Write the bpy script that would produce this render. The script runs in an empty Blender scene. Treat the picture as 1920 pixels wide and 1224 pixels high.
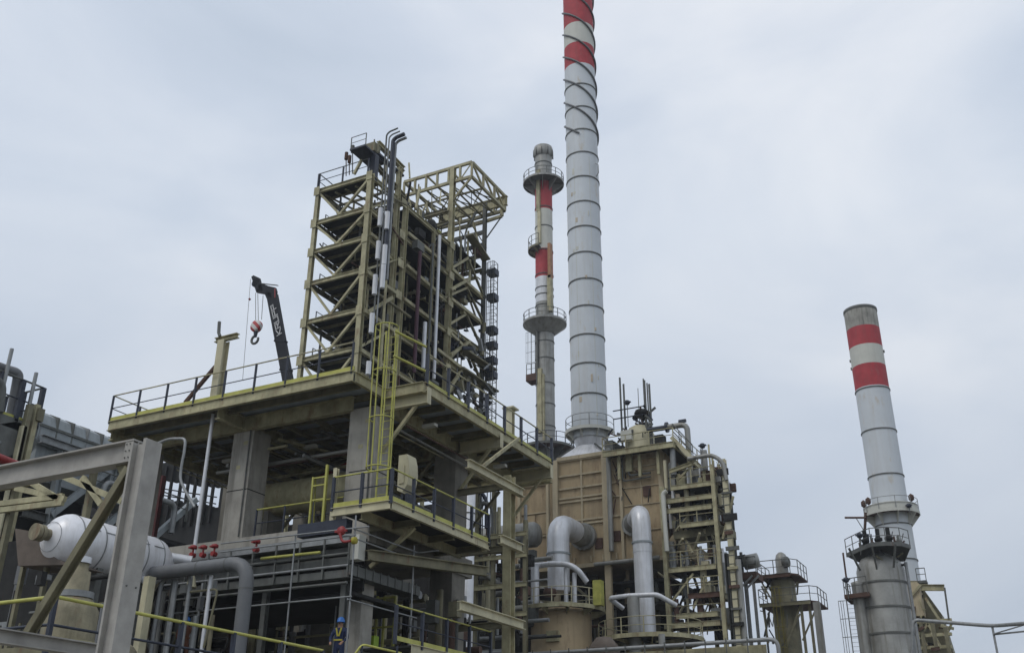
import bpy, math, random
from mathutils import Vector, Matrix
S = bpy.context.scene
C = S.collection
V = Vector
# ------------------------------------------------------------------ camera
F = 1900.0; PITCH, YAW, ROLL = map(math.radians, (25.1, 27.5, 0.35))
fw = V((-math.sin(YAW)*math.cos(PITCH), math.cos(YAW)*math.cos(PITCH), math.sin(PITCH)))
rt0 = V((math.cos(YAW), math.sin(YAW), 0)); up0 = rt0.cross(fw)
rt = rt0*math.cos(ROLL) + up0*math.sin(ROLL); up = up0*math.cos(ROLL) - rt0*math.sin(ROLL)
cd = bpy.data.cameras.new('camera'); cam = bpy.data.objects.new('camera', cd); C.objects.link(cam)
cd.sensor_width = 36; cd.lens = F/1920*36; cd.clip_end = 6000; cd.clip_start = .1
m = Matrix.Identity(4)
for i in range(3):
    m[i][0] = rt[i]; m[i][1] = up[i]; m[i][2] = -fw[i]
cam.matrix_world = m
S.camera = cam
GZ = -1.7                                     # the ground; the eye is the origin
# ------------------------------------------------------------------ sky
w = bpy.data.worlds.new('World'); S.world = w; w.use_nodes = True
nt = w.node_tree; N = nt.nodes; L = nt.links; N.clear()
out = N.new('ShaderNodeOutputWorld'); bg = N.new('ShaderNodeBackground'); bg.inputs[1].default_value = .1
L.new(bg.outputs[0], out.inputs[0])
sky = N.new('ShaderNodeTexSky'); sky.sky_type = 'NISHITA'; sky.sun_disc = False
SUN_EL, SUN_AZ = math.radians(52), math.radians(200)
sky.sun_elevation = SUN_EL; sky.sun_rotation = SUN_AZ; sky.air_density = 1.5; sky.dust_density = 3
tc = N.new('ShaderNodeTexCoord')
def noise(nt, vec, scale, detail=5, rough=.5, dist=0):
    n = nt.nodes.new('ShaderNodeTexNoise'); n.inputs['Scale'].default_value = scale
    n.inputs['Detail'].default_value = detail; n.inputs['Roughness'].default_value = rough
    n.inputs['Distortion'].default_value = dist
    nt.links.new(vec, n.inputs['Vector']); return n.outputs['Fac']
def ramp(nt, fac, stops):
    r = nt.nodes.new('ShaderNodeValToRGB'); e = r.color_ramp.elements
    while len(e) < len(stops): e.new(.5)
    for k, (p, c) in enumerate(stops):
        e[k].position = p; e[k].color = (*c, 1) if len(c) == 3 else c
    nt.links.new(fac, r.inputs[0]); return r.outputs[0]
def mixc(nt, fac, a, b, mode='MIX'):
    x = nt.nodes.new('ShaderNodeMix'); x.data_type = 'RGBA'; x.blend_type = mode
    for s, v in ((x.inputs['Factor'], fac), (x.inputs[6], a), (x.inputs[7], b)):
        if hasattr(v, 'is_output'): nt.links.new(v, s)
        elif isinstance(v, (int, float)): s.default_value = v
        else: s.default_value = (*v, 1)
    return x.outputs[2]
mp = N.new('ShaderNodeMapping'); mp.inputs['Scale'].default_value = (1, 1, 2.0); mp.inputs['Location'].default_value = (3.1, 1.7, .4)
L.new(tc.outputs['Generated'], mp.inputs['Vector'])
n1 = noise(nt, mp.outputs[0], 2.2, 7, .5, .6)
cl = ramp(nt, n1, [(.28, (5.3, 6.1, 7.3)), (.42, (6.0, 6.75, 7.95)), (.54, (6.8, 7.45, 8.5)), (.70, (8.0, 8.45, 9.2))])
sep = N.new('ShaderNodeSeparateXYZ'); L.new(tc.outputs['Generated'], sep.inputs[0])
gr = ramp(nt, sep.outputs[2], [(.0, (.80, .80, .80)), (.22, (.90, .90, .90)), (.5, (1.04, 1.04, 1.03)), (.75, (1.1, 1.08, 1.06))])
cl = mixc(nt, 1.0, cl, gr, 'MULTIPLY')
L.new(mixc(nt, .93, sky.outputs[0], cl), bg.inputs[0])
# ------------------------------------------------------------------ sun behind the overcast
sd = bpy.data.lights.new('sun', 'SUN'); sd.energy = .9; sd.angle = math.radians(25); sd.color = (1, .97, .92)
so = bpy.data.objects.new('sun', sd); C.objects.link(so)
sdir = V((math.sin(SUN_AZ)*math.cos(SUN_EL), math.cos(SUN_AZ)*math.cos(SUN_EL), math.sin(SUN_EL)))
so.rotation_euler = sdir.to_track_quat('Z', 'Y').to_euler(); so.location = sdir*200
S.view_settings.view_transform = 'Standard'; S.view_settings.look = 'None'
S.view_settings.exposure = 0; S.view_settings.gamma = 1
S.cycles.max_bounces = 6
# ------------------------------------------------------------------ helpers: a ray of the photograph meets a real plane
def ray(x, y): return fw + rt*((x-960)/F) - up*((y-612)/F)
def AX(x, y, c): d = ray(x, y); return d*(c/d.x)
def AY(x, y, c): d = ray(x, y); return d*(c/d.y)
def AZ(x, y, c): d = ray(x, y); return d*(c/d.z)
UP = V((0, 0, 1))
org = {}
class MB:
    def __init__(s): s.v = []; s.f = []; s.sm = []
    def add(s, vs, fs, smooth=False):
        b = len(s.v); s.v += [V(p) for p in vs]
        for f in fs: s.f.append([b+i for i in f]); s.sm.append(smooth)
        return s
    def box(s, a, b):
        a, b = [min(p, q) for p, q in zip(a, b)], [max(p, q) for p, q in zip(a, b)]
        x0, y0, z0 = a; x1, y1, z1 = b
        return s.add([(x0,y0,z0),(x1,y0,z0),(x1,y1,z0),(x0,y1,z0),(x0,y0,z1),(x1,y0,z1),(x1,y1,z1),(x0,y1,z1)],
              [(3,2,1,0),(4,5,6,7),(0,1,5,4),(1,2,6,5),(2,3,7,6),(3,0,4,7)])
    def bar(s, p, q, w, h=None, u=UP, off=(0, 0)):
        p, q = V(p), V(q); h = h or w; d = (q-p).normalized()
        if abs(d.dot(u)) > .98: u = V((0, 1, 0))
        a = d.cross(u).normalized(); c = a.cross(d).normalized()
        p = p+a*off[0]+c*off[1]; q = q+a*off[0]+c*off[1]
        a = a*w/2; c = c*h/2
        return s.add([p-a-c, p+a-c, p+a+c, p-a+c, q-a-c, q+a-c, q+a+c, q-a+c],
              [(0,1,2,3),(7,6,5,4),(0,4,5,1),(1,5,6,2),(2,6,7,3),(3,7,4,0)])
    def ibeam(s, p, q, w, h, t=.03, u=UP):        # flanges face along u
        s.bar(p, q, w, t, u, (0, h/2-t/2)); s.bar(p, q, w, t, u, (0, -h/2+t/2)); s.bar(p, q, t*.7, h-2*t, u); return s
    def tube(s, p, q, r, n=8, r2=None, cap=True):
        p, q = V(p), V(q); r2 = r if r2 is None else r2; d = (q-p).normalized()
        a = d.orthogonal().normalized(); b = d.cross(a)
        A = [p+(a*math.cos(6.28318*i/n)+b*math.sin(6.28318*i/n))*r for i in range(n)]
        B = [q+(a*math.cos(6.28318*i/n)+b*math.sin(6.28318*i/n))*r2 for i in range(n)]
        s.add(A+B, [(i, (i+1) % n, n+(i+1) % n, n+i) for i in range(n)], True)
        if cap: s.add(A, [tuple(range(n))[::-1]]); s.add(B, [tuple(range(n))])
        return s
    def path(s, pts, r, n=10, fil=None, closed=False):
        P = [V(p) for p in pts]
        if fil:
            Q = [P[0]]
            for i in range(1, len(P)-1):
                a, b, c = P[i-1], P[i], P[i+1]
                f = min(fil, (a-b).length*.49, (c-b).length*.49); u = (a-b).normalized()*f; v = (c-b).normalized()*f
                for k in range(7):
                    t = k/6; Q.append((b+u)*(1-t)**2 + b*2*t*(1-t) + (b+v)*t*t)
            Q.append(P[-1]); P = Q
        m = len(P); base = len(s.v); a = None; rings = []
        for i in range(m):
            if closed: d = (P[(i+1) % m]-P[i-1]).normalized()
            else: d = (P[min(i+1, m-1)]-P[max(i-1, 0)]).normalized()
            a = d.orthogonal().normalized() if a is None else (a-d*a.dot(d)).normalized()
            b = d.cross(a)
            rings.append([P[i]+(a*math.cos(6.28318*k/n)+b*math.sin(6.28318*k/n))*r for k in range(n)])
        fs = []
        for i in range(m if closed else m-1):
            j = (i+1) % m
            fs += [(i*n+k, i*n+(k+1) % n, j*n+(k+1) % n, j*n+k) for k in range(n)]
        s.add([p for g in rings for p in g], fs, True)
        if not closed: s.add(rings[0], [tuple(range(n))[::-1]]); s.add(rings[-1], [tuple(range(n))])
        return s
    def lathe(s, prof, o, d=UP, n=32, smooth=True):
        d = V(d).normalized(); o = V(o); a = d.orthogonal().normalized(); b = d.cross(a)
        vs = [o+d*z+(a*math.cos(6.28318*k/n)+b*math.sin(6.28318*k/n))*max(r, .0005) for r, z in prof for k in range(n)]
        fs = []
        for i in range(len(prof)-1): fs += [(i*n+k, i*n+(k+1) % n, (i+1)*n+(k+1) % n, (i+1)*n+k) for k in range(n)]
        return s.add(vs, fs, smooth)
    def ring(s, o, R, r, n=32, m=6, a0=0, a1=360):
        full = a1-a0 >= 360; k = n if full else n+1
        pts = [V(o)+V((math.cos(math.radians(a0+(a1-a0)*i/n))*R, math.sin(math.radians(a0+(a1-a0)*i/n))*R, 0)) for i in range(k)]
        return s.path(pts, r, m, closed=full)
    def prism(s, pts, d):
        n = len(pts); d = V(d); P = [V(p) for p in pts]
        return s.add(P+[p+d for p in P], [tuple(range(n))[::-1], tuple(range(n, 2*n))]+[(i, (i+1) % n, n+(i+1) % n, n+i) for i in range(n)])
    def build(s, name, mat, parent=None):
        me = bpy.data.meshes.new(name); o0 = V((0, 0, 0))
        if parent is not None: o0 = org[parent.name]
        me.from_pydata([p-o0 for p in s.v], [], s.f); me.polygons.foreach_set('use_smooth', s.sm)
        me.materials.append(mat); me.update()
        o = bpy.data.objects.new(name, me); C.objects.link(o)
        if parent is not None: o.parent = parent
        org[o.name] = o0.copy(); return o
    def solo(s, name, mat, base):                 # a thing that is one mesh, origin at its base
        o0 = V(base); s.v = [p-o0 for p in s.v]; o = s.build(name, mat); o.location = o0; org[o.name] = o0; return o
def tag(o, label=None, cat=None, group=None, kind=None):
    if label: o['label'] = label
    if cat: o['category'] = cat
    if group: o['group'] = group
    if kind: o['kind'] = kind
    return o
def thing(name, loc, label, cat, group=None):
    o = bpy.data.objects.new(name, None); C.objects.link(o); o.location = loc; o.empty_display_size = .5
    org[o.name] = V(loc); return tag(o, label, cat, group)
def copy_tree(o, parent=None, loc=None):
    c = o.copy(); C.objects.link(c)
    if parent is not None: c.parent = parent
    if loc is not None: c.location = loc
    for ch in o.children: copy_tree(ch, c)
    return c
# ------------------------------------------------------------------ materials
def mat(name, base, var=.2, scale=3, rough=.6, metal=0, rust=0, rustc=(.16, .075, .035), streak=0, streakc=(.22, .2, .17), bump=.15, spec=.4, sscale=2.0):
    m = bpy.data.materials.new(name); m.use_nodes = True; nt = m.node_tree; p = nt.nodes['Principled BSDF']
    tc = nt.nodes.new('ShaderNodeTexCoord'); ob = tc.outputs['Object']
    nz = noise(nt, ob, scale, 7, .6)
    lo = tuple(c*(1-var) for c in base); hi = tuple(min(1, c*(1+var*.7)) for c in base)
    col = ramp(nt, nz, [(.3, lo), (.7, hi)])
    if streak:
        mp = nt.nodes.new('ShaderNodeMapping'); mp.inputs['Scale'].default_value = (1, 1, .07); nt.links.new(ob, mp.inputs[0])
        f = ramp(nt, noise(nt, mp.outputs[0], sscale*2, 5, .65), [(.50, (0, 0, 0)), (.72, (streak,)*3)])
        col = mixc(nt, f, col, streakc)
    if rust:
        mp = nt.nodes.new('ShaderNodeMapping'); mp.inputs['Scale'].default_value = (1, 1, .35); mp.inputs['Location'].default_value = (5, 3, 1); nt.links.new(ob, mp.inputs[0])
        f = ramp(nt, noise(nt, mp.outputs[0], sscale*1.3, 8, .7), [(.64-rust*.2, (0, 0, 0)), (.74, (.85, .85, .85))])
        col = mixc(nt, f, col, rustc)
    nt.links.new(col, p.inputs['Base Color'])
    p.inputs['Roughness'].default_value = rough; p.inputs['Metallic'].default_value = metal
    p.inputs['Specular IOR Level'].default_value = spec
    if bump:
        b = nt.nodes.new('ShaderNodeBump'); b.inputs['Strength'].default_value = bump; b.inputs['Distance'].default_value = .03
        nt.links.new(noise(nt, ob, scale*6, 4, .6), b.inputs['Height']); nt.links.new(b.outputs[0], p.inputs['Normal'])
    return m
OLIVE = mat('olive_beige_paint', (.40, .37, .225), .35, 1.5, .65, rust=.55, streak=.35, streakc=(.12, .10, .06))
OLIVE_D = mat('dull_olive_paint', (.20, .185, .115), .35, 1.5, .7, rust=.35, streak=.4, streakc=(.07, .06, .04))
CREAM = mat('cream_paint', (.52, .48, .32), .22, 1.2, .6, rust=.15, streak=.3)
YEL = mat('yellow_paint', (.44, .43, .10), .25, 2, .5, rust=.15, rustc=(.2, .13, .04))
NAVY = mat('dark_navy_paint', (.022, .028, .045), .3, 2, .5)
GALV = mat('galvanised_steel', (.27, .28, .28), .25, 3, .5, .3, streak=.3, streakc=(.14, .13, .12))
GALV_D = mat('weathered_grey_steel', (.12, .125, .115), .3, 2, .6, .1, rust=.15, streak=.5, streakc=(.06, .055, .05))
CLAD = mat('aluminium_cladding', (.66, .67, .69), .14, 1.2, .36, .2, streak=.5, streakc=(.34, .32, .28), bump=.05)
CLADD = mat('dirty_aluminium_cladding', (.30, .30, .28), .22, 1.0, .5, .3, streak=.75, streakc=(.13, .115, .085), bump=.08, sscale=1.2)
WHITE = mat('white_stack_paint', (.60, .635, .66), .06, .5, .6, rust=.3, rustc=(.50, .42, .30), streak=.35, streakc=(.47, .46, .43), bump=.03, sscale=.9)
WHITE2 = mat('warm_white_paint', (.56, .56, .50), .08, .8, .6, streak=.3, streakc=(.42, .41, .36), bump=.03)
RED = mat('red_stack_paint', (.41, .045, .055), .18, 1.2, .7, rust=.25, rustc=(.36, .10, .10), streak=.5, streakc=(.27, .07, .07), bump=.03)
REDV = mat('red_valve_paint', (.27, .025, .025), .15, 3, .45)
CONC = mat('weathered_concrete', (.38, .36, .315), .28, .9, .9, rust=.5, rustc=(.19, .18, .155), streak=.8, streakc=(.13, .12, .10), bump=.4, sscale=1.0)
CONC2 = mat('stained_shaded_concrete', (.21, .198, .168), .35, .8, .9, streak=.7, streakc=(.10, .095, .08), bump=.3, sscale=1.2)  # stain streaks over a base darkened to carry the shade below the deck
PRIMER = mat('pale_grey_primed_steel', (.37, .355, .325), .22, 2.5, .75, streak=.25, streakc=(.22, .21, .19), bump=.08)
TAN = mat('tan_heater_casing', (.45, .345, .205), .2, .6, .7, rust=.5, rustc=(.15, .085, .05), streak=.5, streakc=(.20, .14, .09), bump=.08, sscale=.8)
TAN2 = mat('tan_stiffener_paint', (.48, .40, .26), .15, 1, .65, rust=.15, streak=.3)
GRATE = mat('dark_grating', (.022, .024, .022), .3, 4, .85)
DARK = mat('dark_rusted_steel', (.018, .018, .017), .5, 1, .85, rust=.2, rustc=(.035, .02, .015))  # near-black base with sparse brown rust patches
SOFFIT = mat('blue_grey_metal_deck', (.34, .38, .42), .2, 1.5, .6, streak=.2)
BOOM = mat('black_boom_paint', (.014, .015, .02), .15, 2, .6, spec=.2)
LETTER = mat('white_lettering', (.62, .62, .62), .05, 2, .6, bump=0)
RUSTY = mat('rusty_steel', (.095, .053, .038), .4, 2, .85)
DUCTG = mat('grey_painted_duct', (.30, .33, .34), .15, 1.2, .6, streak=.4, streakc=(.13, .13, .12))
DUSTY = mat('dusty_brown_plate', (.13, .105, .085), .25, 1.5, .85)
PIPEG = mat('mid_grey_pipe_paint', (.135, .14, .145), .12, 2, .5, streak=.2)
SOOT = mat('sooted_stack_lip', (.36, .35, .31), .35, 1.0, .8, streak=.8, streakc=(.06, .055, .05), bump=.1)
ORANGE = mat('faded_orange_stain', (.36, .19, .10), .3, 2, .7)
LIME = mat('lime_green_plastic', (.26, .38, .02), .1, 3, .5)
SKIN = mat('skin', (.30, .17, .11), .1, 4, .6, bump=0)
NAVYC = mat('navy_coverall_cloth', (.02, .03, .075), .2, 6, .9)
ORC = mat('rust_orange_coverall_cloth', (.15, .06, .03), .2, 6, .9)
HAT = mat('blue_hard_hat', (.03, .14, .42), .05, 3, .35, bump=0)
HVY = mat('high_visibility_yellow', (.36, .31, .04), .1, 6, .8)
PUMPM = mat('dull_beige_machine_paint', (.24, .215, .14), .35, 2.5, .7, rust=.5, streak=.6, streakc=(.09, .08, .05), bump=.3)
VESM = mat('bright_white_vessel_cladding', (.78, .78, .80), .08, 1.6, .34, .1, streak=.45, streakc=(.42, .40, .37), bump=.12)
GROUNDM = mat('dusty_gravel_ground', (.13, .125, .11), .3, .4, .95, bump=.4)
# ------------------------------------------------------------------ assemblies shared by many things
def rail(parent, pts, h=1.1, step=1.5, top=GALV, post=NAVY, toe=None, r=.03, pw=.06, closed=False, nposts=True, mid=1):
    """railing part (top and middle rails) with each post a sub-part, and a toe board part"""
    P = [V(p) for p in pts]; seg = list(zip(P, P[1:]+P[:1] if closed else P[1:])); 
    if not closed: seg = seg[:len(P)-1]
    mb = MB(); m2 = MB()
    for a, b in seg:
        mb.tube(a+UP*h, b+UP*h, r, 6)
        for k in range(mid): m2.tube(a+UP*h*(k+1)/(mid+1), b+UP*h*(k+1)/(mid+1), r*.75, 6)
    rl = mb.build('railing', top, parent); m2.build('middle_rail', post, rl)
    if nposts:
        done = []
        for a, b in seg:
            n = max(1, round((b-a).length/step))
            for k in range(n+1):
                p = a.lerp(b, k/n)
                if any((p-q).length < .3 for q in done): continue
                done.append(p); MB().bar(p-UP*.12, p+UP*h, pw, pw, V((0, 1, 0))).build('post', post, rl)
    if toe:
        mb = MB()
        for a, b in seg: mb.bar(a+UP*.08, b+UP*.08, .012, .15)
        mb.build('toe_board', toe, parent)
    return rl
def arc(o, R, a0, a1, n=24): return [V(o)+V((math.cos(math.radians(a0+(a1-a0)*i/n))*R, math.sin(math.radians(a0+(a1-a0)*i/n))*R, 0)) for i in range(n+1)]
def ringplat(parent, o, R, r, deckm=GRATE, edgem=OLIVE, railm=GALV, a0=0, a1=360, h=1.1, brackets=6, step=1.4, pw=.06, rr=.03, drop=1.0):
    """round platform round a shaft: deck, edge, railing > posts, brackets"""
    n = max(6, int((a1-a0)/12)); o = V(o)
    I = arc(o, r, a0, a1, n); O = arc(o, R, a0, a1, n)
    mb = MB()
    for i in range(n): mb.prism([I[i], O[i], O[i+1], I[i+1]], (0, 0, .06))
    mb.build('platform_deck', deckm, parent)
    mb = MB()
    for i in range(n): mb.bar(O[i]+UP*.02, O[i+1]+UP*.02, .06, .28)
    mb.build('platform_edge', edgem, parent)
    rl_pts = arc(o+UP*.1, R-.04, a0, a1, n)
    mb = MB(); mb.path([p+UP*h for p in rl_pts], rr, 6); mb.path([p+UP*h*.5 for p in rl_pts], rr*.8, 6); rl = mb.build('railing', railm, parent)
    k = max(2, int(math.radians(a1-a0)*R/step))
    for i in range(k if a1-a0 >= 360 else k+1):
        a = math.radians(a0+(a1-a0)*i/k); p = o+V((math.cos(a), math.sin(a), 0))*(R-.04); MB().bar(p, p+UP*(h+.1), pw, pw, V((0, 1, 0))).build('post', railm, rl)
    for i in range(brackets):
        a = math.radians(a0+(a1-a0)*(i+.5)/brackets); d = V((math.cos(a), math.sin(a), 0))
        mb = MB(); mb.prism([o+d*r-UP*.03, o+d*R-UP*.03, o+d*R-UP*.15, o+d*r-UP*drop], d.cross(UP)*.06); mb.build('bracket', edgem, parent)
def ladder(parent, p, q, side, wd=.42, cage=None, m=YEL, name='ladder', r=.03, cr=.36, hoop=1.2, start=2.2, cm=None, rungs=True):
    """vertical ladder from p up to q; side = unit vector along the rungs; cage = unit vector it bulges to"""
    p, q, side = V(p), V(q), V(side); mb = MB()
    for s in (-1, 1): mb.tube(p+side*s*wd/2, q+side*s*wd/2, r, 6)
    n = int((q-p).length/.3)
    if rungs:
        for i in range(1, n): c = p.lerp(q, i/n); mb.tube(c-side*wd/2, c+side*wd/2, r*.36, 5)
    ld = mb.build(name, m, parent)
    if cage:
        cage = V(cage); mb = MB(); L_ = (q-p).length; k = int((L_-start)/hoop)
        angs = [math.radians(a) for a in range(-20, 201, 22)]
        ring = lambda z: [p+UP*z+side*math.cos(a)*cr+cage*(cr+math.sin(a)*cr*1.0-cr*.35) for a in angs]
        for i in range(k+1): mb.path(ring(start+i*(L_-start)/max(1, k)), r*.8, 5)
        for j in (0, 3, 5, 7, 10): mb.tube(ring(start)[j], ring(L_)[j], r*.7, 5)
        mb.build('safety_cage', cm or m, ld)
    return ld
# ------------------------------------------------------------------ ground
g = MB(); g.add([(-3000, -3000, GZ), (3000, -3000, GZ), (3000, 3000, GZ), (-3000, 3000, GZ)], [(0, 1, 2, 3)]); tag(g.build('ground', GROUNDM), kind='structure')
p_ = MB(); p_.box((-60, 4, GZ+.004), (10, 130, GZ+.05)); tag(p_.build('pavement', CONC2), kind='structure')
# ================================================================== FOREGROUND: pale steel frame
fy = 11.7; k_ = fy/9
t = thing('steel_portal_frame', (-10.1*k_, fy, GZ), 'pale grey steel column and beam frame with olive diagonal brace in the near left foreground', 'steel frame')
cx0, cx1 = AY(247, 828, fy).x, AY(274, 828, fy).x; ct = AY(272, 821, fy).z; cy1 = fy+.36
mb = MB(); mb.box((cx0, fy, GZ), (cx0+.045, cy1, ct-.03)); mb.box((cx1-.07, fy, GZ), (cx1, cy1, ct)); mb.box((cx0+.045, fy+.10, GZ), (cx1-.07, fy+.13, ct-.05)); mb.build('column', PRIMER, t)
a, b = AY(-70, 903, fy+.1), AY(245, 849, fy+.1)
zb = (a.z+b.z)/2; MB().ibeam((a.x, fy+.16, zb), (cx0-.003, fy+.16, zb), .24, .40, .03).build('beam', PRIMER, t)
a, b = AY(236, 875, fy+.02), AY(42, 1190, fy+.02)
MB().ibeam(a+V((0, .1, 0)), b+V((0, .1, 0)), .13, .17, .02, V((0, 1, 0))).build('diagonal_brace', OLIVE_D, t)
a = AX(-60, 1190, -14.6); b = AX(182, 1220, -14.6)
MB().ibeam((a.x, a.y, b.z), (b.x, b.y, b.z), .2, .22, .02).build('floor_beam', PRIMER, t)
mb = MB(); mb.box((cx1+.003, fy+.05, 1.0), (cx1+.02, fy+.31, 1.35)); mb.build('gusset_plate', PRIMER, t)
mb = MB(); mb.box((cx0-.2, fy+.05, zb-.18), (cx0-.016, fy+.06, zb+.18)); mb.build('splice_plate', PRIMER, t)
for dx in (-.16, -.08):
    for dz in (-.12, 0, .12): MB().tube((cx0+dx, fy+.052, zb+dz), (cx0+dx, fy+.035, zb+dz), .014, 6).build('bolt', GALV_D, t)
for z in (0.6, 1.9, 3.1):
    for y in (.08, .28): MB().tube((cx1, fy+y, z), (cx1+.018, fy+y, z), .015, 6).build('bolt', GALV_D, t)
MB().prism([(cx0-.02, fy+.14, zb-.2), (cx0-.02, fy+.14, zb-.75), (cx0-.45, fy+.14, zb-.2)], (0, .02, 0)).build('gusset_plate', OLIVE_D, t)
# ================================================================== LOW WALKWAY with the long yellow rail
t = thing('low_walkway', (-18, 15, GZ), 'walkway with a long yellow top rail crossing the bottom left behind the pale column', 'walkway')
pts = [AX(0, 1130, -18), V((-18, 14.45, 3.74)), V((-18, 23.4, 3.74))]; fz = 2.64
P = [V((-26, 14.45, fz)), V((-18, 14.45, fz)), V((-18, 23.4, fz))]
rail(t, P, 1.1, 1.9, YEL, NAVY, OLIVE_D, r=.042, pw=.09)
MB().box((-26, 14.45, fz-.08), (-18.03, 23.4, fz-.02)).build('platform_deck', GRATE, t)
for x, y in ((-18.2, 14.7), (-18.2, 23.2), (-25.8, 14.7)): MB().ibeam((x, y, GZ), (x, y, fz-.09), .2, .2, .02).build('leg', OLIVE_D, t)
P = [V((-18, 23.4, fz)), V((-18.9, 24.6, fz)), V((-17.2, 27.0, fz+1.1))]
t = thing('stair_handrail', (-18, 24, GZ), 'short bent yellow handrail at the bottom edge beside the blue helmeted worker', 'handrail')
q = [AY(600, 1236, 24), AY(636, 1212, 24.0), AY(655, 1226, 24), AY(678, 1207, 24.6), AY(752, 1226, 25.5)]
MB().path([AY(655, 1240, 24.4), AY(679, 1207, 24.6), AX(752, 1224, AY(679, 1207, 24.6).x+.4)], .035, 6, .15).build('top_rail', YEL, t)
for px in (679, 745):
    b = AY(px, 1210, 24.6); MB().tube((b.x, b.y, GZ), b, .03, 6).build('post', NAVY, t)
# ================================================================== CONCRETE STRUCTURE WITH THE DECK
DZ = 14.5; DX0, DX1, DY0, DY1 = -33.9, -19.55, 28.2, 41.7; NX, NY = -21.3, 30.3
t = thing('deck_structure', (-28, 30.5, GZ), 'olive steel deck on thick concrete columns with dark railing posts, left of the tall stack', 'industrial structure')
for x in (-34, -28, -22):
    for y in (30.55, 36.6, 42.0):
        if x > -23 and y > 40: continue
        wl = .68 if (x > -23 and y < 31) else .53
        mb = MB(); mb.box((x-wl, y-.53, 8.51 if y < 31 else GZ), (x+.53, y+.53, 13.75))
        mb.build('concrete_column', CONC if y < 31 else CONC2, t)  # rear rows take the concrete with shade in its colour
        if y < 31 and x > -30: MB().box((x-.536, y-.536, 11.2), (x+.536, y+.536, 11.24)).build('pour_joint', DARK, t)
mb = MB(); mb.box((DX0+.1, DY0+.1, DZ-.15), (NX-.1, DY1-.1, DZ-.05)); mb.box((NX-.1, NY+.1, DZ-.15), (DX1-.1, DY1-.1, DZ-.05)); mb.build('deck_floor', SOFFIT, t)
eb = lambda p, q: MB().ibeam(V(p), V(q), .16, .42, .025).build('edge_beam', OLIVE, t)
ez = DZ-.24
eb((DX0, DY0, ez), (NX, DY0, ez)); eb((DX0+.003, DY0+.1, ez), (DX0+.003, DY1, ez)); eb((DX1, NY, ez), (DX1, DY1, ez)); eb((NX, DY0+.1, ez-.003), (NX, NY+.1, ez-.003)); eb((NX, NY, ez+.004), (DX1, NY, ez+.004)); eb((DX0, DY1, ez+.005), (DX1, DY1, ez+.005))
for y in (30.0, 36.6, 42.2):
    MB().ibeam((DX0+.3, y, 13.98), (DX1-.25 if y > 31 else -22.54, y, 13.98), .28, .6, .04).build('girder', OLIVE, t)
for x in (-33.9, -28, -21.6):
    MB().ibeam((x, DY0+.2, 14.0) if x < -22 else (x, 31.1, 14.0), (x, DY1-.2, 14.0), .26, .56, .04).build('girder', OLIVE, t)
y = 28.95
while y < 41.4:
    MB().ibeam((DX0+.2, y, 14.20), (DX1-.3 if y > 30.4 else NX-.2, y, 14.20), .12, .26, .02).build('joist', OLIVE_D, t); y += 1.15
for x in (-32.4, -30.9, -29.4, -26.5, -25, -23.5): MB().ibeam((x, 30.3, 13.96), (x, 42, 13.96), .1, .2, .02).build('tie_beam', OLIVE_D, t)
for y in (30.5, 36.4, 41.4):
    mb = MB(); mb.ibeam((-21.47, y, 13.9), (DX1+.12, y, 13.9), .22, .5, .03); mb.box((DX1+.125, y-.14, 13.62), (DX1+.145, y+.14, 14.28)); mb.build('bracket', CREAM, t)
    MB().bar((-21.45, y+.02, 12.0), (DX1-.4, y+.02, 13.7), .12).build('brace', OLIVE, t)
for x0, x1 in ((-33.5, -28.6), (-27.4, -22.6)):
    for y in (36.2, 42.2):
        MB().bar((x0, y, 13.6), ((x0+x1)/2, y, 11.0), .12).build('brace', OLIVE_D, t); MB().bar((x1, y, 13.6), ((x0+x1)/2, y, 11.0), .12).build('brace', OLIVE_D, t)
for y0, y1 in ((31.2, 36), (37.3, 42)):
    MB().bar((-22.6, y0, 13.6), (-25.4, y1, 13.6), .1).build('brace', OLIVE, t); MB().bar((-27.2, y0, 13.6), (-25.4, y1, 13.6), .1).build('brace', OLIVE, t)
rail(t, [V((DX0, DY1, DZ)), V((DX0, DY0, DZ)), V((NX-.1, DY0, DZ))], 1.15, 1.5, OLIVE, NAVY, YEL, .028, .07)
rail(t, [V((DX1, NY+.2, DZ)), V((DX1, DY1, DZ))], 1.2, 1.65, OLIVE, NAVY, YEL, .032, .11)
MB().box((NX-.5, DY0-.02, DZ+.0), (NX, DY0+.06, DZ+.16)).build('toe_board', YEL, t)
rnd = random.Random(14)
for i in range(26):
    y = rnd.uniform(31, 41); z = rnd.uniform(12.6, 13.7); r = rnd.uniform(.03, .1); m_ = rnd.choice([GALV, GALV_D, OLIVE, RUSTY, CLADD])
    if i % 2: MB().tube((rnd.uniform(-33, -28), y, z), (rnd.uniform(-27, -22.8), y, z), r, 6).build('service_pipe', m_, t)
    else:
        x = rnd.uniform(-33, -20.5); MB().tube((x, 31.2, z), (x, 41, z), r, 6).build('service_pipe', m_, t)
for x in (-31, -26.5, -24, -20.6):
    for y in (32.5, 38.5): MB().box((x-.3, y-.12, 13.5), (x+.3, y+.12, 13.62)).build('light_fitting', WHITE2, t)
for x in (-28, -22):
    for z, dx in ((12.1, -.1), (13.1, .15)): MB().box((x+dx-.09, 30.012, z), (x+dx+.12, 30.019, z+.16)).build('embed_plate', OLIVE, t)
    MB().tube((x+.4, 29.97, 9.3), (x+.4, 29.97, 13.7), .03, 6).build('conduit', GALV_D, t)
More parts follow.
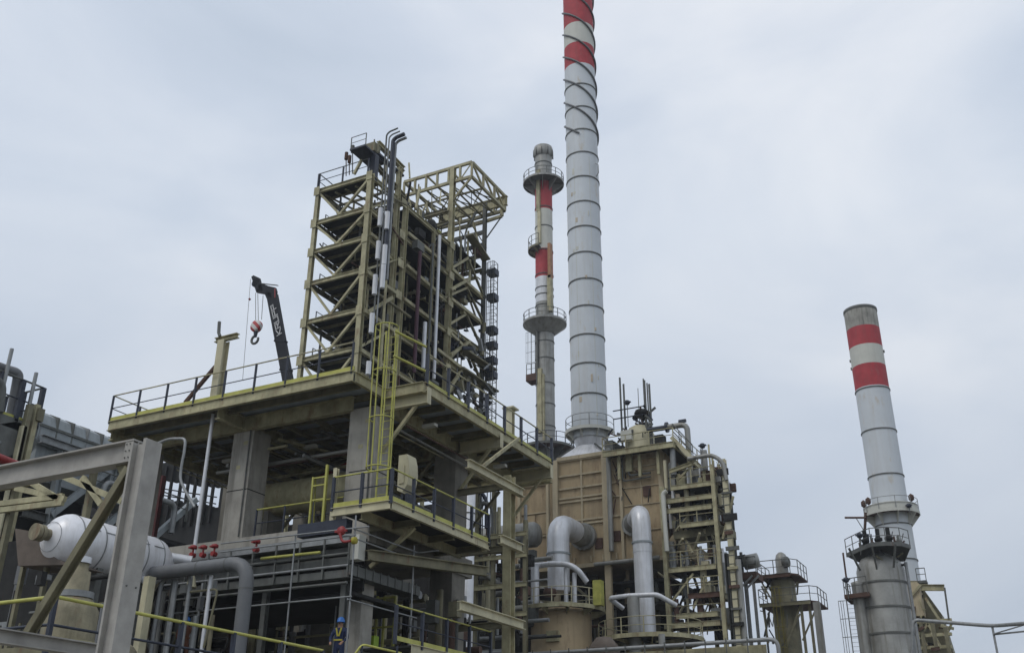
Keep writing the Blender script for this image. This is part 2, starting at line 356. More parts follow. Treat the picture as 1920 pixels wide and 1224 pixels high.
# lower concrete floor
FZ = 9.25
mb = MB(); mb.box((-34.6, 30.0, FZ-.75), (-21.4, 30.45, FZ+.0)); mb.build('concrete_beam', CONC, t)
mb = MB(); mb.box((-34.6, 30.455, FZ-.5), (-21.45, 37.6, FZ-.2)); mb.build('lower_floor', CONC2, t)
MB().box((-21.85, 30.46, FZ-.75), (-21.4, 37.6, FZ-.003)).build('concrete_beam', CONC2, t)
rail(t, [V((-27, 30.2, FZ)), V((-22.8, 30.2, FZ))], 1.1, 1.4, YEL, NAVY, None, .03, .06)
# short posts standing on the deck
p = AY(400, 744, 28.45)
t = thing('crane_runway_stub', (p.x, 28.45, DZ), 'olive T-topped steel post with a diagonal brace standing on the deck edge', 'steel post')
zt = AY(420, 634, 28.45).z; xc = AY(411, 690, 28.45).x
MB().ibeam((xc, 28.5, DZ), (xc, 28.5, zt-.1), .34, .36, .03, V((0, 1, 0))).build('post', CREAM, t)
MB().ibeam((xc-.45, 28.5, zt), (xc+.75, 28.5, zt), .2, .2, .03).build('cross_beam', OLIVE, t)
a = AY(404, 687, 28.5); b = AY(347, 755, 28.5); MB().bar(a, b, .13).build('brace', RUSTY, t)
MB().path([(xc-.15, 28.4, zt+.1), (xc-.25, 28.4, zt+.28), (xc-.3, 28.4, zt+.8)], .07, 6).build('lifting_hook', GALV_D, t)
p = AX(957, 800, -20.6)
t = thing('capped_post', (-20.6, p.y, DZ), 'short cream post with a flat cap on the right side of the deck', 'steel post')
zt = AX(957, 768, -20.6).z
MB().ibeam((-20.6, p.y, DZ), (-20.6, p.y, zt), .30, .30, .03, V((0, 1, 0))).build('post', CREAM, t); MB().box((-20.9, p.y-.3, zt), (-20.3, p.y+.3, zt+.07)).build('cap_plate', CREAM, t)
# ================================================================== LOWER STEEL PLATFORM with yellow toe boards
t = thing('lower_platform', (-20.3, 29, GZ), 'steel platform with bright yellow toe boards and dark posts jutting out below the deck', 'platform')
LX0, LX1, LY0, LY1 = -21.6, -19.15, 27.95, 34.9
MB().box((LX0+.05, LY0+.05, FZ-.12), (LX1-.05, LY1-.03, FZ-.04)).build('platform_deck', GRATE, t)
for p, q in (((LX0, LY0, FZ-.17), (LX1, LY0, FZ-.17)), ((LX1, LY0+.08, FZ-.172), (LX1, LY1, FZ-.172)), ((LX0, LY1, FZ-.17), (LX1-.1, LY1, FZ-.17))):
    MB().ibeam(p, q, .14, .3, .02).build('edge_beam', CREAM, t)
MB().ibeam((-20.4, LY0+.1, FZ-.35), (-20.4, LY1, FZ-.35), .16, .34, .02).build('girder', OLIVE, t)
for y in (30, 32.4, 34.5): MB().ibeam((-21.4, y, FZ-.3), (LX1-.1, y, FZ-.3), .14, .24, .02).build('joist', OLIVE_D, t)
MB().bar((-21.4, 30.2, 7.6), (-19.6, 30.2, FZ-.4), .14).build('brace', OLIVE, t)
rail(t, [V((LX0, LY0, FZ)), V((LX1, LY0, FZ)), V((LX1, LY1, FZ))], 1.1, 1.4, YEL, NAVY, YEL, .03, .1)
# second, even lower platform
t = thing('bottom_platform', (-20.3, 31, GZ), 'lowest platform with yellow rail and black posts in front of the dark concrete pier', 'platform')
bz = 4.72
MB().box((-21.4, 29.5, bz-.1), (-19.1, 35, bz-.03)).build('platform_deck', GRATE, t)
MB().ibeam((-19.05, 29.5, bz-.15), (-19.05, 35, bz-.15), .14, .3, .02).build('edge_beam', CREAM, t)
rail(t, [V((-19.05, 28.5, bz)), V((-19.05, 35, bz))], 1.12, 1.5, YEL, NAVY, YEL, .03, .1)
# pale pier behind it
# ================================================================== ANNEX FRAME (olive column, cantilever rails)
t = thing('annex_frame', (-19, 36.3, GZ), 'olive steel column carrying short cantilever beams right of the concrete piers', 'steel frame')
MB().ibeam((-19, 36.35, GZ), (-19, 36.35, 12.3), .36, .42, .04, V((0, 1, 0))).build('column', OLIVE, t)
for (x0, y0), (x1, y1) in (((877, 868), (980, 925)), ((862, 1131), (981, 1172)), ((700, 905+60), (978, 1028))):
    a, b = AX(x0, y0, -18.65), AX(x1, y1, -18.65)
    if y1 == 1028: a = V((-18.65, 34.95, b.z))
    MB().ibeam((a.x, a.y, b.z), b, .24, .34, .03).build('beam', CREAM, t)
a, b = AX(884, 862, -18.65), AX(925, 845, -18.65)
MB().bar(V((-18.7, 33.2, 11.7)), V((-18.7, 36.6, 14.0)), .12).build('brace', OLIVE, t)
MB().ibeam(AX(690, 1040, -20.3), AX(912, 1071, -19.4), .28, .36, .03).build('beam', OLIVE_D, t)
for z in (6.3, 9.3, 11.9): MB().ibeam((-22, 36.35, z), (-19.2, 36.35, z), .2, .26, .03).build('beam', OLIVE_D, t)
# ================================================================== LADDERS
lx = -20.35
t = thing('caged_ladder', (lx, 29, FZ), 'tall yellow caged ladder rising from the lower platform past the deck', 'ladder')
ladder(t, (lx, 29.1, FZ), (lx, 29.1, 16.3), (1, 0, 0), .46, (0, -1, 0), YEL, 'ladder_rails', .036, .44, 1.6, 1.5)
mb = MB(); c = V((lx, 28.7, 15.7)); mb.tube(c+V((.45, 0, .3)), c+V((1.1, 1.2, 0)), .05, 6); mb.tube(c+V((.45, 0, -.7)), c+V((1.1, 1.2, -1)), .05, 6); mb.build('exit_guard_bar', YEL, t)
t = thing('short_ladder', (-23.3, 29.6, FZ), 'small yellow ladder with hooped top standing on the concrete beam', 'ladder')
ladder(t, AY(587, 1000, 29.7), AY(592, 898, 29.7), (1, 0, 0), .0, None, YEL, 'inner_rail', .03, rungs=False)
a = AY(578, 1000, 29.6); b = AY(603, 1000, 29.6)
mb = MB(); zt = AY(608, 872, 29.6).z
mb.bar(a, V((a.x, a.y, AY(582, 895, 29.6).z)), .07); mb.bar(b, V((b.x, b.y, zt)), .09)
for z in (10.2, 10.75, 11.05): mb.bar((a.x, a.y, z), (b.x, b.y, z), .05)
mb.build('guard_frame', YEL, t)
c = AY(622, 990, 29.6); t2 = MB().ibeam((c.x, c.y, FZ), (c.x, c.y, 11.3), .16, .16, .02, V((0, 1, 0))).solo('steel_stanchion', CREAM, (c.x, c.y, FZ)); tag(t2, 'cream upright stanchion right of the small yellow ladder', 'steel post')
# control cabinet under the ladder
c = AX(765, 890, -19.9)
t = thing('control_cabinet', (-19.9, 31.0, 9.9), 'weathered cream cabinet box with a rounded side on the platform by the caged ladder', 'cabinet')
A_, B_ = AY(744, 925, 30.2), AY(769, 850, 30.2)
W2 = B_.x-A_.x; MB().prism([(A_.x, 30.2, B_.z), (B_.x-W2*.25, 30.2, B_.z), (B_.x-.03, 30.2, B_.z-.35), (B_.x, 30.2, A_.z+.7), (B_.x-.06, 30.2, A_.z+.3), (B_.x-.25, 30.2, A_.z+.05), (B_.x-W2*.5, 30.2, A_.z), (A_.x, 30.2, A_.z+.12)], (0, .6, 0)).build('body', CREAM, t); MB().box((A_.x+.08, 30.16, A_.z+.35), (B_.x-.2, 30.199, B_.z-.42)).build('door', CREAM, t)
MB().box((A_.x+.1, 30.3, FZ), (A_.x+.2, 30.9, A_.z)).build('leg', NAVY, t); MB().box((B_.x-.2, 30.3, FZ), (B_.x-.1, 30.9, A_.z)).build('leg', NAVY, t)
# ================================================================== BIG CONCRETE-LEVEL PIPES AND HANGERS
c0, c1 = AY(400, 775, 28.9), AY(370, 1025, 28.9)
tag(MB().tube((c0.x, 28.9, 7), (c0.x, 28.9, 14.2), .075, 10).solo('silver_downpipe', CLAD, (c0.x, 28.9, 7)), 'thin silver pipe hanging straight down from the deck left of the first concrete column', 'pipe')
a = AY(293, 832, 25); b = AY(346, 822, 25); d = AY(340, 870, 25)
tag(MB().path([AY(293, 832, 25), AY(318, 822, 25), AY(348, 822, 25), AY(346, 845, 25), AY(339, 880, 25), AY(338, 900, 25), AY(350, 925, 25), AY(365, 950, 25)], .05, 8, .2).solo('bent_hose', GALV, (a.x, 25, d.z)), 'thin bent grey hose arching right from the top of the pale column', 'hose')
# horizontal drum seen under the deck
y_ = 33.2; dc = AY(575, 928, y_)
t = thing('olive_drum', (dc.x, y_, FZ), 'large dull olive horizontal drum lying under the deck between the concrete columns', 'drum')
z_ = dc.z
mb = MB(); mb.lathe([(0, -2.9), (.5, -2.8), (.68, -2.6), (.72, -2.3), (.72, 2.3), (.68, 2.6), (.5, 2.8), (0, 2.9)], (dc.x, y_, z_), (1, 0, 0), 32); mb.build('shell', OLIVE, t)
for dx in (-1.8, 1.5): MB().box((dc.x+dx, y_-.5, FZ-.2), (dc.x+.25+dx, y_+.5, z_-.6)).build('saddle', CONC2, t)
tag(MB().path([AY(500, 940, 34), AY(560, 912, 34), AY(655, 868, 34)], .09, 8).solo('red_fire_pipe', REDV, (-25, 34, 12)), 'thin dark red fire water pipe under the deck', 'pipe')
c = AY(292, 980, 33); tag(MB().bar((c.x, 33, 6), (c.x, 33, 13.6), .2).solo('red_brown_post', mat('dark_red_primer', (.09, .02, .02), .3, 2, .7), (c.x, 33, 6)), 'dark red steel post just right of the pale column', 'steel post')
# ================================================================== CABLE TRAY RACK
t = thing('cable_tray_rack', (-24.5, 28, GZ), 'stack of long grey cable trays and channels below the concrete beam', 'cable trays')
tx0, tx1 = -29.2, -20.75
for z, h, y, m_ in ((8.14, .28, 28.0, GALV), (7.78, .22, 28.3, GALV_D), (7.42, .24, 28.15, GALV_D), (6.95, .26, 28.05, GALV_D)):
    mb = MB(); mb.box((tx0, y, z-h/2), (tx1, y+.04, z+h/2)); mb.box((tx0, y+.04, z-h/2), (tx1, y+.7, z-h/2+.03)); mb.build('tray', m_, t)
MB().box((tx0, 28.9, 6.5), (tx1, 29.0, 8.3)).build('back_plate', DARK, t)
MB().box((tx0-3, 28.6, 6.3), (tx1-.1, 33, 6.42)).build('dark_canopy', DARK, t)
for z in (6.62, 7.2, 7.6): MB().tube((tx0, 28.0, z), (tx1, 28.0, z), .05, 8).build('conduit', GALV if z == 7.2 else GALV_D, t)
x = tx0
while x < tx1: MB().box((x, 27.97, 6.8), (x+.06, 28.04, 8.2)).build('tray_stiffener', GALV_D, t); x += 1.05
mb = MB(); mb.box((tx1+.02, 28.0, 6.88), (tx1+.1, 32.4, 7.22)); mb.box((tx1-.6, 28.75, 6.88), (tx1+.02, 32.4, 6.91)); 
for i in range(9): mb.box((tx1+.1, 28.4+i*.46, 6.88), (tx1+.13, 28.45+i*.46, 7.25))
mb.build('tray', GALV_D, t)
MB().box((-20.85, 28.1, 7.4), (-20.45, 28.5, 8.25)).build('junction_box', WHITE2, t)
MB().tube((-24.5, 27.9, 7.75), (-21.9, 27.9, 7.72), .05, 6).build('conduit', YEL, t)
for x in (-28.6, -24.6, -21.2): MB().ibeam((x, 28.5, GZ), (x, 28.5, 6.75), .2, .2, .02).build('leg', GALV_D, t)
c = AY(652, 1130, 29.4); c2 = AY(678, 1130, 29.4); tag(MB().box((c.x, 29.4, GZ), (c2.x, 30.1, 6.9)).solo('grey_pier', CONC, (c.x, 29.8, GZ)), 'short pale concrete pier behind the scaffold, right of the blue helmeted worker', 'pier')
# dark tarpaulin pipe on the tray
a, b = AY(563, 1003, 28.2), AY(655, 985, 28.2)
tag(MB().bar((a.x, 28.2, b.z), (b.x+.0, 28.2, b.z), .35, .45).solo('navy_bundle', NAVY, (a.x, 28.2, b.z)), 'dark navy wrapped bundle lying on the scaffold rail near the red valve', 'bundle')
# ================================================================== SCAFFOLD POLES
def pole_grid(name, label, verts, hor, m=GALV, r=.03):
    p0 = verts[0]; t = thing(name, (p0[0], p0[1], GZ), label, 'scaffold')
    for x, y, z0, z1 in verts: MB().tube((x, y, z0), (x, y, z1), r, 6).build('standard_tube', m, t)
    for a, b in hor: MB().tube(a, b, r*.9, 6).build('ledger_tube', m, t)
x1 = AY(545, 1100, 27.4).x; x2 = AY(658, 1100, 27.4).x
e = AX(775, 1060, x2); xl = AY(590, 1005, 27.4)
zz = lambda px, py, y=27.35: AY(px, py, y).z
pole_grid('tube_scaffold', 'bare tube scaffold with tall verticals in front of the cable trays',
  [(x1, 27.4, GZ, zz(548, 1000)), (x2, 27.4, GZ, zz(668, 965)), (x2, e.y, GZ, AX(776, 1022, x2).z), (AY(330, 1100, 27.4).x, 27.4, GZ, zz(335, 1090)), (x1, 30, GZ, 6.7)],
  [(V((x1-3.3, 27.33, zz(480, 1010, 27.33)-.0)), V((x2+.6, 27.33, zz(665, 990, 27.33)))), (V((x1-3.3, 27.33, 8.0)), V((x2+.1, 27.33, 8.0))),
   (V((x2+.04, 27.2, zz(662, 992))), V((x2+.04, e.y+.3, zz(662, 992)))), (V((x2+.04, 27.2, 7.9)), V((x2+.04, e.y+.3, 7.9))), (V((x2+.04, 27.2, 5.9)), V((x2+.04, e.y+.3, 5.9))),
   (V((x2-.8, e.y+.05, zz(662, 992)-.05)), V((x2+1.0, e.y+.05, zz(662, 992)-.05))), (V((x1-6.5, 27.33, 6.0)), V((x2+.1, 27.33, 6.0)))])
# ================================================================== WHITE VESSEL
t = thing('white_vessel', (-28, 24, GZ), 'white aluminium clad horizontal vessel behind the pale column, dished end towards the viewer', 'pressure vessel')
vr = .86; vz = 7.6
def vprof(y0, y1, r): return [(.01, y0-.62), (r*.35, y0-.6), (r*.62, y0-.5), (r*.84, y0-.32), (r*.96, y0-.13), (r, y0), (r, y1)]
v0, v1 = 22.4, 26.0
mb = MB(); mb.lathe(vprof(v0, v1, vr)+[(r_*vr, v1+d_) for r_, d_ in ((.95, .25), (.75, .55), (.5, .8), (.35, 1.1), (.01, 1.12))], (-28, 0, vz), (0, 1, 0), 40); mb.build('cladding', VESM, t)
for y in (22.45, 23.35, 24.3, 25.2, 25.95): MB().lathe([(vr+.001, y-.02), (vr+.016, y-.02), (vr+.016, y+.02), (vr+.001, y+.02)], (-28, 0, vz), (0, 1, 0), 40).build('band', GALV, t)
mb = MB()
for i in range(7): 
    rr = vr*(.55+.06*i); mb.lathe([(rr, 0), (rr+.012, -.012), (rr+.012, .012), (rr, .0)], (-28, v0-.56+.075*i*1.0, vz), (0, 1, 0), 40)
for i, (x, y) in enumerate(((-28.0-.02, 23.0),)): mb.box((x, 22.5, vz+vr), (x+.03, 25.9, vz+vr+.012))
mb.build('cladding_seams', GALV, t)
nx = -28.05; mb = MB(); mb.tube((nx, v0-.85, vz+.05), (nx, v0-.5, vz+.05), .19, 16); mb.tube((nx, v0-.98, vz+.05), (nx, v0-.85, vz+.05), .27, 16); mb.tube((nx, v0-1.15, vz+.05), (nx, v0-1.01, vz+.05), .27, 16); mb.build('end_nozzle', PUMPM, t)
for y in (23.6, 25.4):
    mb = MB(); mb.box((-28.5, y-.12, GZ), (-27.5, y+.12, vz-.72)); mb.build('saddle', GALV_D, t)
mb = MB(); mb.tube((-28, 25.4, vz-.4), (-27.1, 25.5, vz-1.0), .14, 10); mb.tube((-27.9, 26.7, vz+.3), (-27.2, 27.3, vz+.2), .18, 12); mb.build('side_nozzle', CLAD, t)
for k in range(5): MB().bar((-28+.87*math.cos(.45), 22.6+k*.72, vz+.87*math.sin(.45)), (-28+.87*math.cos(.45), 23.1+k*.72, vz+.87*math.sin(.45)), .02, .03).build('lap_seam', GALV, t)
# grey elbow pipe
a = AY(340, 1065, 25.6); b = AY(466, 1058, 25.6)
zc = (AY(345, 1067, 25.6).z+AY(440, 1057, 25.6).z)/2
t = thing('grey_elbow_pipe', (b.x, 25.6, GZ), 'thick grey pipe coming from the white vessel and turning down at an elbow', 'pipe')
MB().path([(-27.2, 25.6, zc), (b.x, 25.6, zc), (b.x, 25.6, GZ)], .235, 20, .75).build('pipe_run', PIPEG, t)
for p, q in (((b.x, 25.6, zc-.85), (b.x, 25.6, zc-.88)), ((b.x-.85, 25.6, zc), (b.x-.88, 25.6, zc)), ((b.x-2.1, 25.6, zc), (b.x-2.13, 25.6, zc))): MB().tube(p, q, .243, 20).build('weld_seam', GALV_D, t)
# ================================================================== PUMP and hood under the vessel
t = thing('beige_pump_unit', (-24.5, 20, GZ), 'beige pump unit with a domed cap below the white vessel', 'pump')
c = AY(140, 1120, 17.5); px_ = c.x; py_ = 17.5
zt = AY(140, 1050, py_).z
mb = MB(); mb.lathe([(.62, 3.0-zt), (.62, -1.25), (.5, -1.05), (.30, -.85), (.27, -.3), (.2, -.28), (.2, 0), (.14, .06), (.01, .08)], (px_, py_, zt-.0), UP, 24); mb.build('casing', PUMPM, t)
MB().tube((px_, py_, zt-.95), (px_, py_, zt-.8), .44, 20).build('flange', GALV, t)
MB().tube((px_, py_, zt-.1), (px_, py_, zt+.05), .24, 16).build('cap', CLAD, t)
MB().lathe([(0, 0), (.34, 0), (.38, .1), (.38, 1.2), (.3, 1.3), (0, 1.32)], (px_+.75, py_, 2.9), (1, .1, 0), 20).build('motor', PUMPM, t)
MB().path([(px_-.5, py_-.2, 2.6), (px_-1.1, py_-.2, 2.6), (px_-1.1, py_-.2, 3.9), (px_-.2, py_+.6, 4.1)], .11, 10, .3).build('suction_pipe', GALV, t)
for zz in (2.75, 3.3): MB().lathe([(.62, 0), (.70, 0), (.70, .1), (.62, .1)], (px_, py_, zz), UP, 24, False).build('flange', OLIVE, t)
MB().box((px_-.4, py_-1.0, 2.0), (px_+.3, py_-.9, 2.9)).build('access_cover', OLIVE, t)
t = thing('brown_hood', (-30, 20, GZ), 'dusty brown flared hood left of the white vessel', 'hood')
a = [AY(28, 990, 22), AY(85, 1000, 22), AY(88, 1025, 22), AY(104, 1047, 22), AY(130, 1058, 22), AY(34, 1060, 22)]
MB().prism(a, (0, 1.4, 0)).build('shell', DUSTY, t)
for px in (40, 84): 
    b = AY(px, 1060, 22.3); MB().bar((b.x, 22.4, GZ), (b.x, 22.4, b.z), .14).build('leg', OLIVE_D, t)
t = thing('vessel_pipework', (-27, 26, GZ), 'tangle of small grey and cream pipes under the right end of the white vessel', 'pipework')
rnd = random.Random(8)
for i in range(46):
    px = rnd.uniform(215, 400); py = rnd.uniform(1070, 1200); y = rnd.uniform(25.8, 29.5); p = AY(px, py, y); k = rnd.random(); m_ = rnd.choice([GALV, GALV_D, CLADD, PUMPM, DARK, OLIVE_D, CLAD, PIPEG])
    if k < .5: MB().tube((p.x, y, GZ), (p.x, y, p.z), rnd.uniform(.03, .09), 8).build('riser_pipe', m_, t)
    elif k < .8: MB().path([p, p+V((rnd.uniform(.3, 1.4), 0, 0)), p+V((rnd.uniform(.3, 1.4), 0, -rnd.uniform(.5, 2)))], rnd.uniform(.03, .08), 8, .2).build('bent_pipe', m_, t)
    else: MB().box(p, p+V((rnd.uniform(.1, .4), .2, rnd.uniform(.1, .6)))).build('valve_block', m_, t)
for px, py in ((303, 1090), (330, 1080)): c = AY(px, py, 25.9); MB().path([(c.x, 25.9, GZ), (c.x, 25.9, c.z), (c.x+.35, 25.9, c.z+.25), (c.x+.7, 25.9, c.z), (c.x+.7, 25.9, GZ)], .075, 10, .2).build('inverted_u_pipe', GALV, t)
c = AY(272, 1100, 24); MB().box((c.x-.12, 24, GZ), (c.x+.12, 24.3, c.z+.35)).build('cream_stanchion', CREAM, t)
c = AY(360, 1085, 27.5); MB().lathe([(.2, -.3), (.12, 0), (.06, .25), (0, .3)], c, UP, 12).build('cream_cone', CREAM, t)
# left side, behind the pump
t = thing('left_pump_pipework', (-27, 20, GZ), 'dark jumble of pipes and beams behind the beige pump at bottom left', 'pipework')
for i in range(40):
    px = rnd.uniform(-10, 230); py = rnd.uniform(1075, 1210); y = rnd.uniform(20.5, 26); p = AY(px, py, y); k = rnd.random(); m_ = rnd.choice([GALV_D, PUMPM, DARK, OLIVE_D, DARK, PIPEG, GALV])
    if k < .5: MB().tube((p.x, y, GZ), (p.x, y, p.z), rnd.uniform(.03, .09), 8).build('riser_pipe', m_, t)
    elif k < .75: MB().tube(p, p+V((rnd.uniform(.5, 2.5), 0, 0)), rnd.uniform(.03, .09), 8).build('header_pipe', m_, t)
    else: MB().box(p, p+V((rnd.uniform(.1, .5), .2, rnd.uniform(.1, .7)))).build('equipment_box', m_, t)
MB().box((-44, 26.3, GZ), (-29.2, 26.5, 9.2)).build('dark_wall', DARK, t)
# ================================================================== RED VALVES
def valve(loc, label, s=.72):
    t = thing('red_valve', loc, label, 'valve', 'red valves along the concrete beam'); x, y, z = loc
    MB().tube((x, y, z-.1), (x, y, z+.32*s), .05*s, 8).build('stem', REDV, t)
    mb = MB(); mb.lathe([(.0, -.02), (.17*s, -.02), (.19*s, .03), (.17*s, .09), (.05, .12), (0, .12)], (x, y, z+.34*s), UP, 16); mb.box((x-.3*s, y-.05, z+.36*s), (x+.05, y+.05, z+.44*s)); mb.build('handwheel', REDV, t)
    MB().tube((x, y-.14*s, z), (x, y+.14*s, z), .12*s, 12).build('valve_body', REDV, t); return t
p = AY(361, 1040, 27.6); valve(tuple(p), 'red valve leftmost of the three beside the end of the white vessel')
p = AY(380, 1040, 27.6); valve(tuple(p), 'red valve in the middle of the three beside the end of the white vessel')
p = AY(401, 1038, 27.6); valve(tuple(p), 'red valve rightmost of the three beside the end of the white vessel')
p = AY(480, 1030, 27.6); valve(tuple(p), 'lone red valve with a long lever at the foot of the first concrete column')
t = thing('red_gearbox_valve', tuple(AY(645, 1015, 27.2)), 'large red valve with a curved arm and yellow cap on the scaffold corner', 'valve')
c = AY(640, 995, 27.2)
mb = MB(); mb.lathe([(0, -.08), (.13, -.08), (.17, 0), (.13, .08), (0, .08)], c, (0, 1, 0), 18); mb.box(c+V((-.25, -.04, -.04)), c+V((.22, .04, .04))); mb.build('gearbox', REDV, t)
MB().path([c+V((.02, -.1, -.1)), c+V((.15, -.1, -.42)), c+V((.5, -.1, -.4))], .045, 8, .15).build('arm', REDV, t)
mb = MB(); mb.lathe([(0, -.06), (.12, -.06), (.12, .06), (0, .06)], c+V((.56, 0, -.38)), (1, 0, 0), 14); mb.build('end_cap', HVY, t)
# ================================================================== TOWER (open steel, behind the deck)
T = 1.6
def tv(x, y, z): return V((x*T, y*T, z*T))
X0, X1, YF, YB, YM, YE = -23.75, -21.12, 28.1, 30.4, 34.45, 37.6
t = thing('process_tower', tuple(tv(-22.5, 32, 0)[:2])+(GZ,), 'tall open olive steel tower of many dark floors with a truss roof on its right', 'process tower')
cw = .3
def tcol(x, y, z1, m_=OLIVE, w_=.27): MB().ibeam(V((x*T, y*T, GZ)), tv(x, y, z1), w_, w_, .04, V((0, 1, 0))).build('column', m_, t)
tcol(X0, YF, 23.0); tcol(X1, YF, 23.1, w_=.34); tcol(X1, 30.05, 24.5, w_=.3); tcol(X1, 30.7, 23.0, w_=.3); tcol(X1, YM, 27.15, w_=.36); tcol(X1, YE, 27.0, GALV_D); tcol(X0, YB, 23)
tcol(X1, 33.0, 23.0, w_=.2); tcol(-24.6, YM, 25.3); tcol(-24.6, YE, 25.3, OLIVE_D); tcol(-22.9, YM, 25.3, w_=.25)
lv = [10.2, 11.9, 13.6, 15.3, 16.9, 18.6, 20.05, 21.4, 22.95]
rnd = random.Random(7)
for i, z in enumerate(lv):
    bz_ = .26 if z > 14 else .3
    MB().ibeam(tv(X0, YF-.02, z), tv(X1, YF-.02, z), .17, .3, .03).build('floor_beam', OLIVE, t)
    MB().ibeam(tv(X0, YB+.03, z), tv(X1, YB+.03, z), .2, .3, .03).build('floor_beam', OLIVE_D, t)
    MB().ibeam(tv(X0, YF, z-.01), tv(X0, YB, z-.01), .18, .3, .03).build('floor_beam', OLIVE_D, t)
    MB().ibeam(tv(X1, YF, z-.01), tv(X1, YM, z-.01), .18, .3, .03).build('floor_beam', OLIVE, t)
    if z < 22: MB().ibeam(tv(X1, YM, z+.25), tv(X1, YE, z+.25), .18, .3, .03).build('floor_beam', OLIVE, t)
    if z < 22.5:
        MB().box(tv(X0+.12, YF+.1, z+.05), tv(X1-.05, YB-.05, z+.09)).build('floor_plate', GRATE, t)
        MB().box(tv(X0-.6, YB+.08, z+.2), tv(X1-.08, YE-.05, z+.24)).build('floor_plate', GRATE, t)
    else:
        MB().box(tv(X0+.05, YF+.08, z+.08), tv(X1-.05, YF+.75, z+.13)).build('floor_plate', GRATE, t)
    if i and z < 22.5:
        mx = X0+(X1-X0)*.46; z2 = lv[i+1] if i+1 < len(lv) else z+1.5
        MB().bar(tv(mx, YF, z+.12), tv(X0+.08, YF, z2-.12), .14).build('brace', OLIVE, t)
        MB().bar(tv(mx, YF, z+.12), tv(X1-.08, YF, z2-.12), .15).build('brace', OLIVE, t)
        MB().bar(tv(X0, YF+.1, z+.12), tv(X0, YB, z2-.12), .12).build('brace', OLIVE_D, t)
        if i % 2: MB().bar(tv(X1, YF+.1, z+.1), tv(X1, 30, z2-.1), .14).build('brace', OLIVE, t)
        MB().bar(tv(X1, YM+.1, z+.4), tv(X1, (YM+YE)/2, z2+.1), .16).build('brace', OLIVE, t); MB().bar(tv(X1, (YM+YE)/2, z2+.1), tv(X1, YE, z+.4), .16).build('brace', OLIVE_D, t)
        rail(t, [tv(X0, YF+.6, z+.08), tv(X0, YB, z+.08)], 1.1, 2, GALV_D, NAVY, None, .025, .05)
# side diagonals seen between the middle columns
for (x0, y0, x1_, y1_) in ((765, 437, 825, 487), (762, 497, 820, 548), (757, 560, 815, 604), (694, 438, 730, 466), (688, 510, 742, 549), (683, 582, 737, 619), (676, 656, 728, 692), (820, 655, 905, 720), (848, 505, 900, 552), (846, 560, 900, 602), (845, 625, 912, 690)):
    a, b = AX(x0, y0, X1*T+.2), AX(x1_, y1_, X1*T+.2); MB().bar(a, b, .16, .22).build('stringer', OLIVE, t)
for (x0, y0, x1_, y1_) in ((690, 585, 735, 558), (845, 543, 880, 523), (845, 665, 880, 640), (838, 735, 865, 695)):
    a, b = AX(x0, y0, X1*T+.25), AX(x1_, y1_, X1*T+.25); MB().bar(a, b, .2).build('brace', OLIVE, t)
# equipment inside: dark drums and pipes
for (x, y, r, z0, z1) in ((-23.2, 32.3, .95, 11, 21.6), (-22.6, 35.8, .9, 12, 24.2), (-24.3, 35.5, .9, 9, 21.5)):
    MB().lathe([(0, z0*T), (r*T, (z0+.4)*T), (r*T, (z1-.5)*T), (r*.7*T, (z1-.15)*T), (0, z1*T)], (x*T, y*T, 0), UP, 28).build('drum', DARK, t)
for i in range(46):
    x = rnd.uniform(-24.2, -21.5); y = rnd.uniform(30.9, 37.2); z = rnd.choice(lv[2:-1])+.2
    m_ = rnd.choice([OLIVE_D, OLIVE_D, GALV_D, DARK, OLIVE, DARK, RUSTY]); r = rnd.uniform(.05, .16)
    k = rnd.random()
    if k < .45: MB().tube(tv(x, y, z), tv(x, y, min(z+rnd.choice([1.6, 3.2, 4.8]), 23)), r, 8).build('riser_pipe', m_, t)
    elif k < .8: MB().tube(tv(x, 30.7, z+rnd.uniform(.4, 1.2)), tv(x, 37.3, z+rnd.uniform(.4, 1.2)), r, 8).build('cross_pipe', m_, t)
    else: MB().tube(tv(-24.5, y, z+.8), tv(-21.2, y, z+.8), r, 8).build('cross_pipe', m_, t)
for i in range(26):       # fittings and boxes on the floors
    x = rnd.uniform(X0+.1, X1-.3); y = rnd.uniform(YF+.5, YB-.2); z = rnd.choice(lv[3:-1])+.09; s_ = rnd.uniform(.1, .3)
    MB().box(tv(x, y, z), tv(x+s_, y+s_, z+rnd.uniform(.2, .55))).build('equipment_box', rnd.choice([OLIVE_D, GALV_D, DARK, OLIVE, RUSTY]), t)
for i in range(40):
    x = rnd.uniform(X0+.1, X1-.1); y = rnd.uniform(YF+.5, YB-.1); z = rnd.choice(lv[3:-1]); MB().bar(tv(x, y, z+.1), tv(x+rnd.uniform(-.5, .5), y+rnd.uniform(-.4, .4), z+rnd.uniform(.4, 1.3)), rnd.uniform(.05, .12)).build('brace', rnd.choice([OLIVE, OLIVE_D, GALV_D, DARK]), t)
for i in range(14):
    x = rnd.uniform(X0+.1, X1-.2); y = rnd.uniform(YF+.7, YB-.1); z = rnd.choice(lv[3:-1])
    MB().tube(tv(x, y, z), tv(x, y, z+1.55), .07, 6).build('riser_pipe', rnd.choice([OLIVE, GALV_D, DARK]), t)
pal3 = [OLIVE, OLIVE_D, OLIVE_D, GALV_D, OLIVE, DARK, GALV, RUSTY]
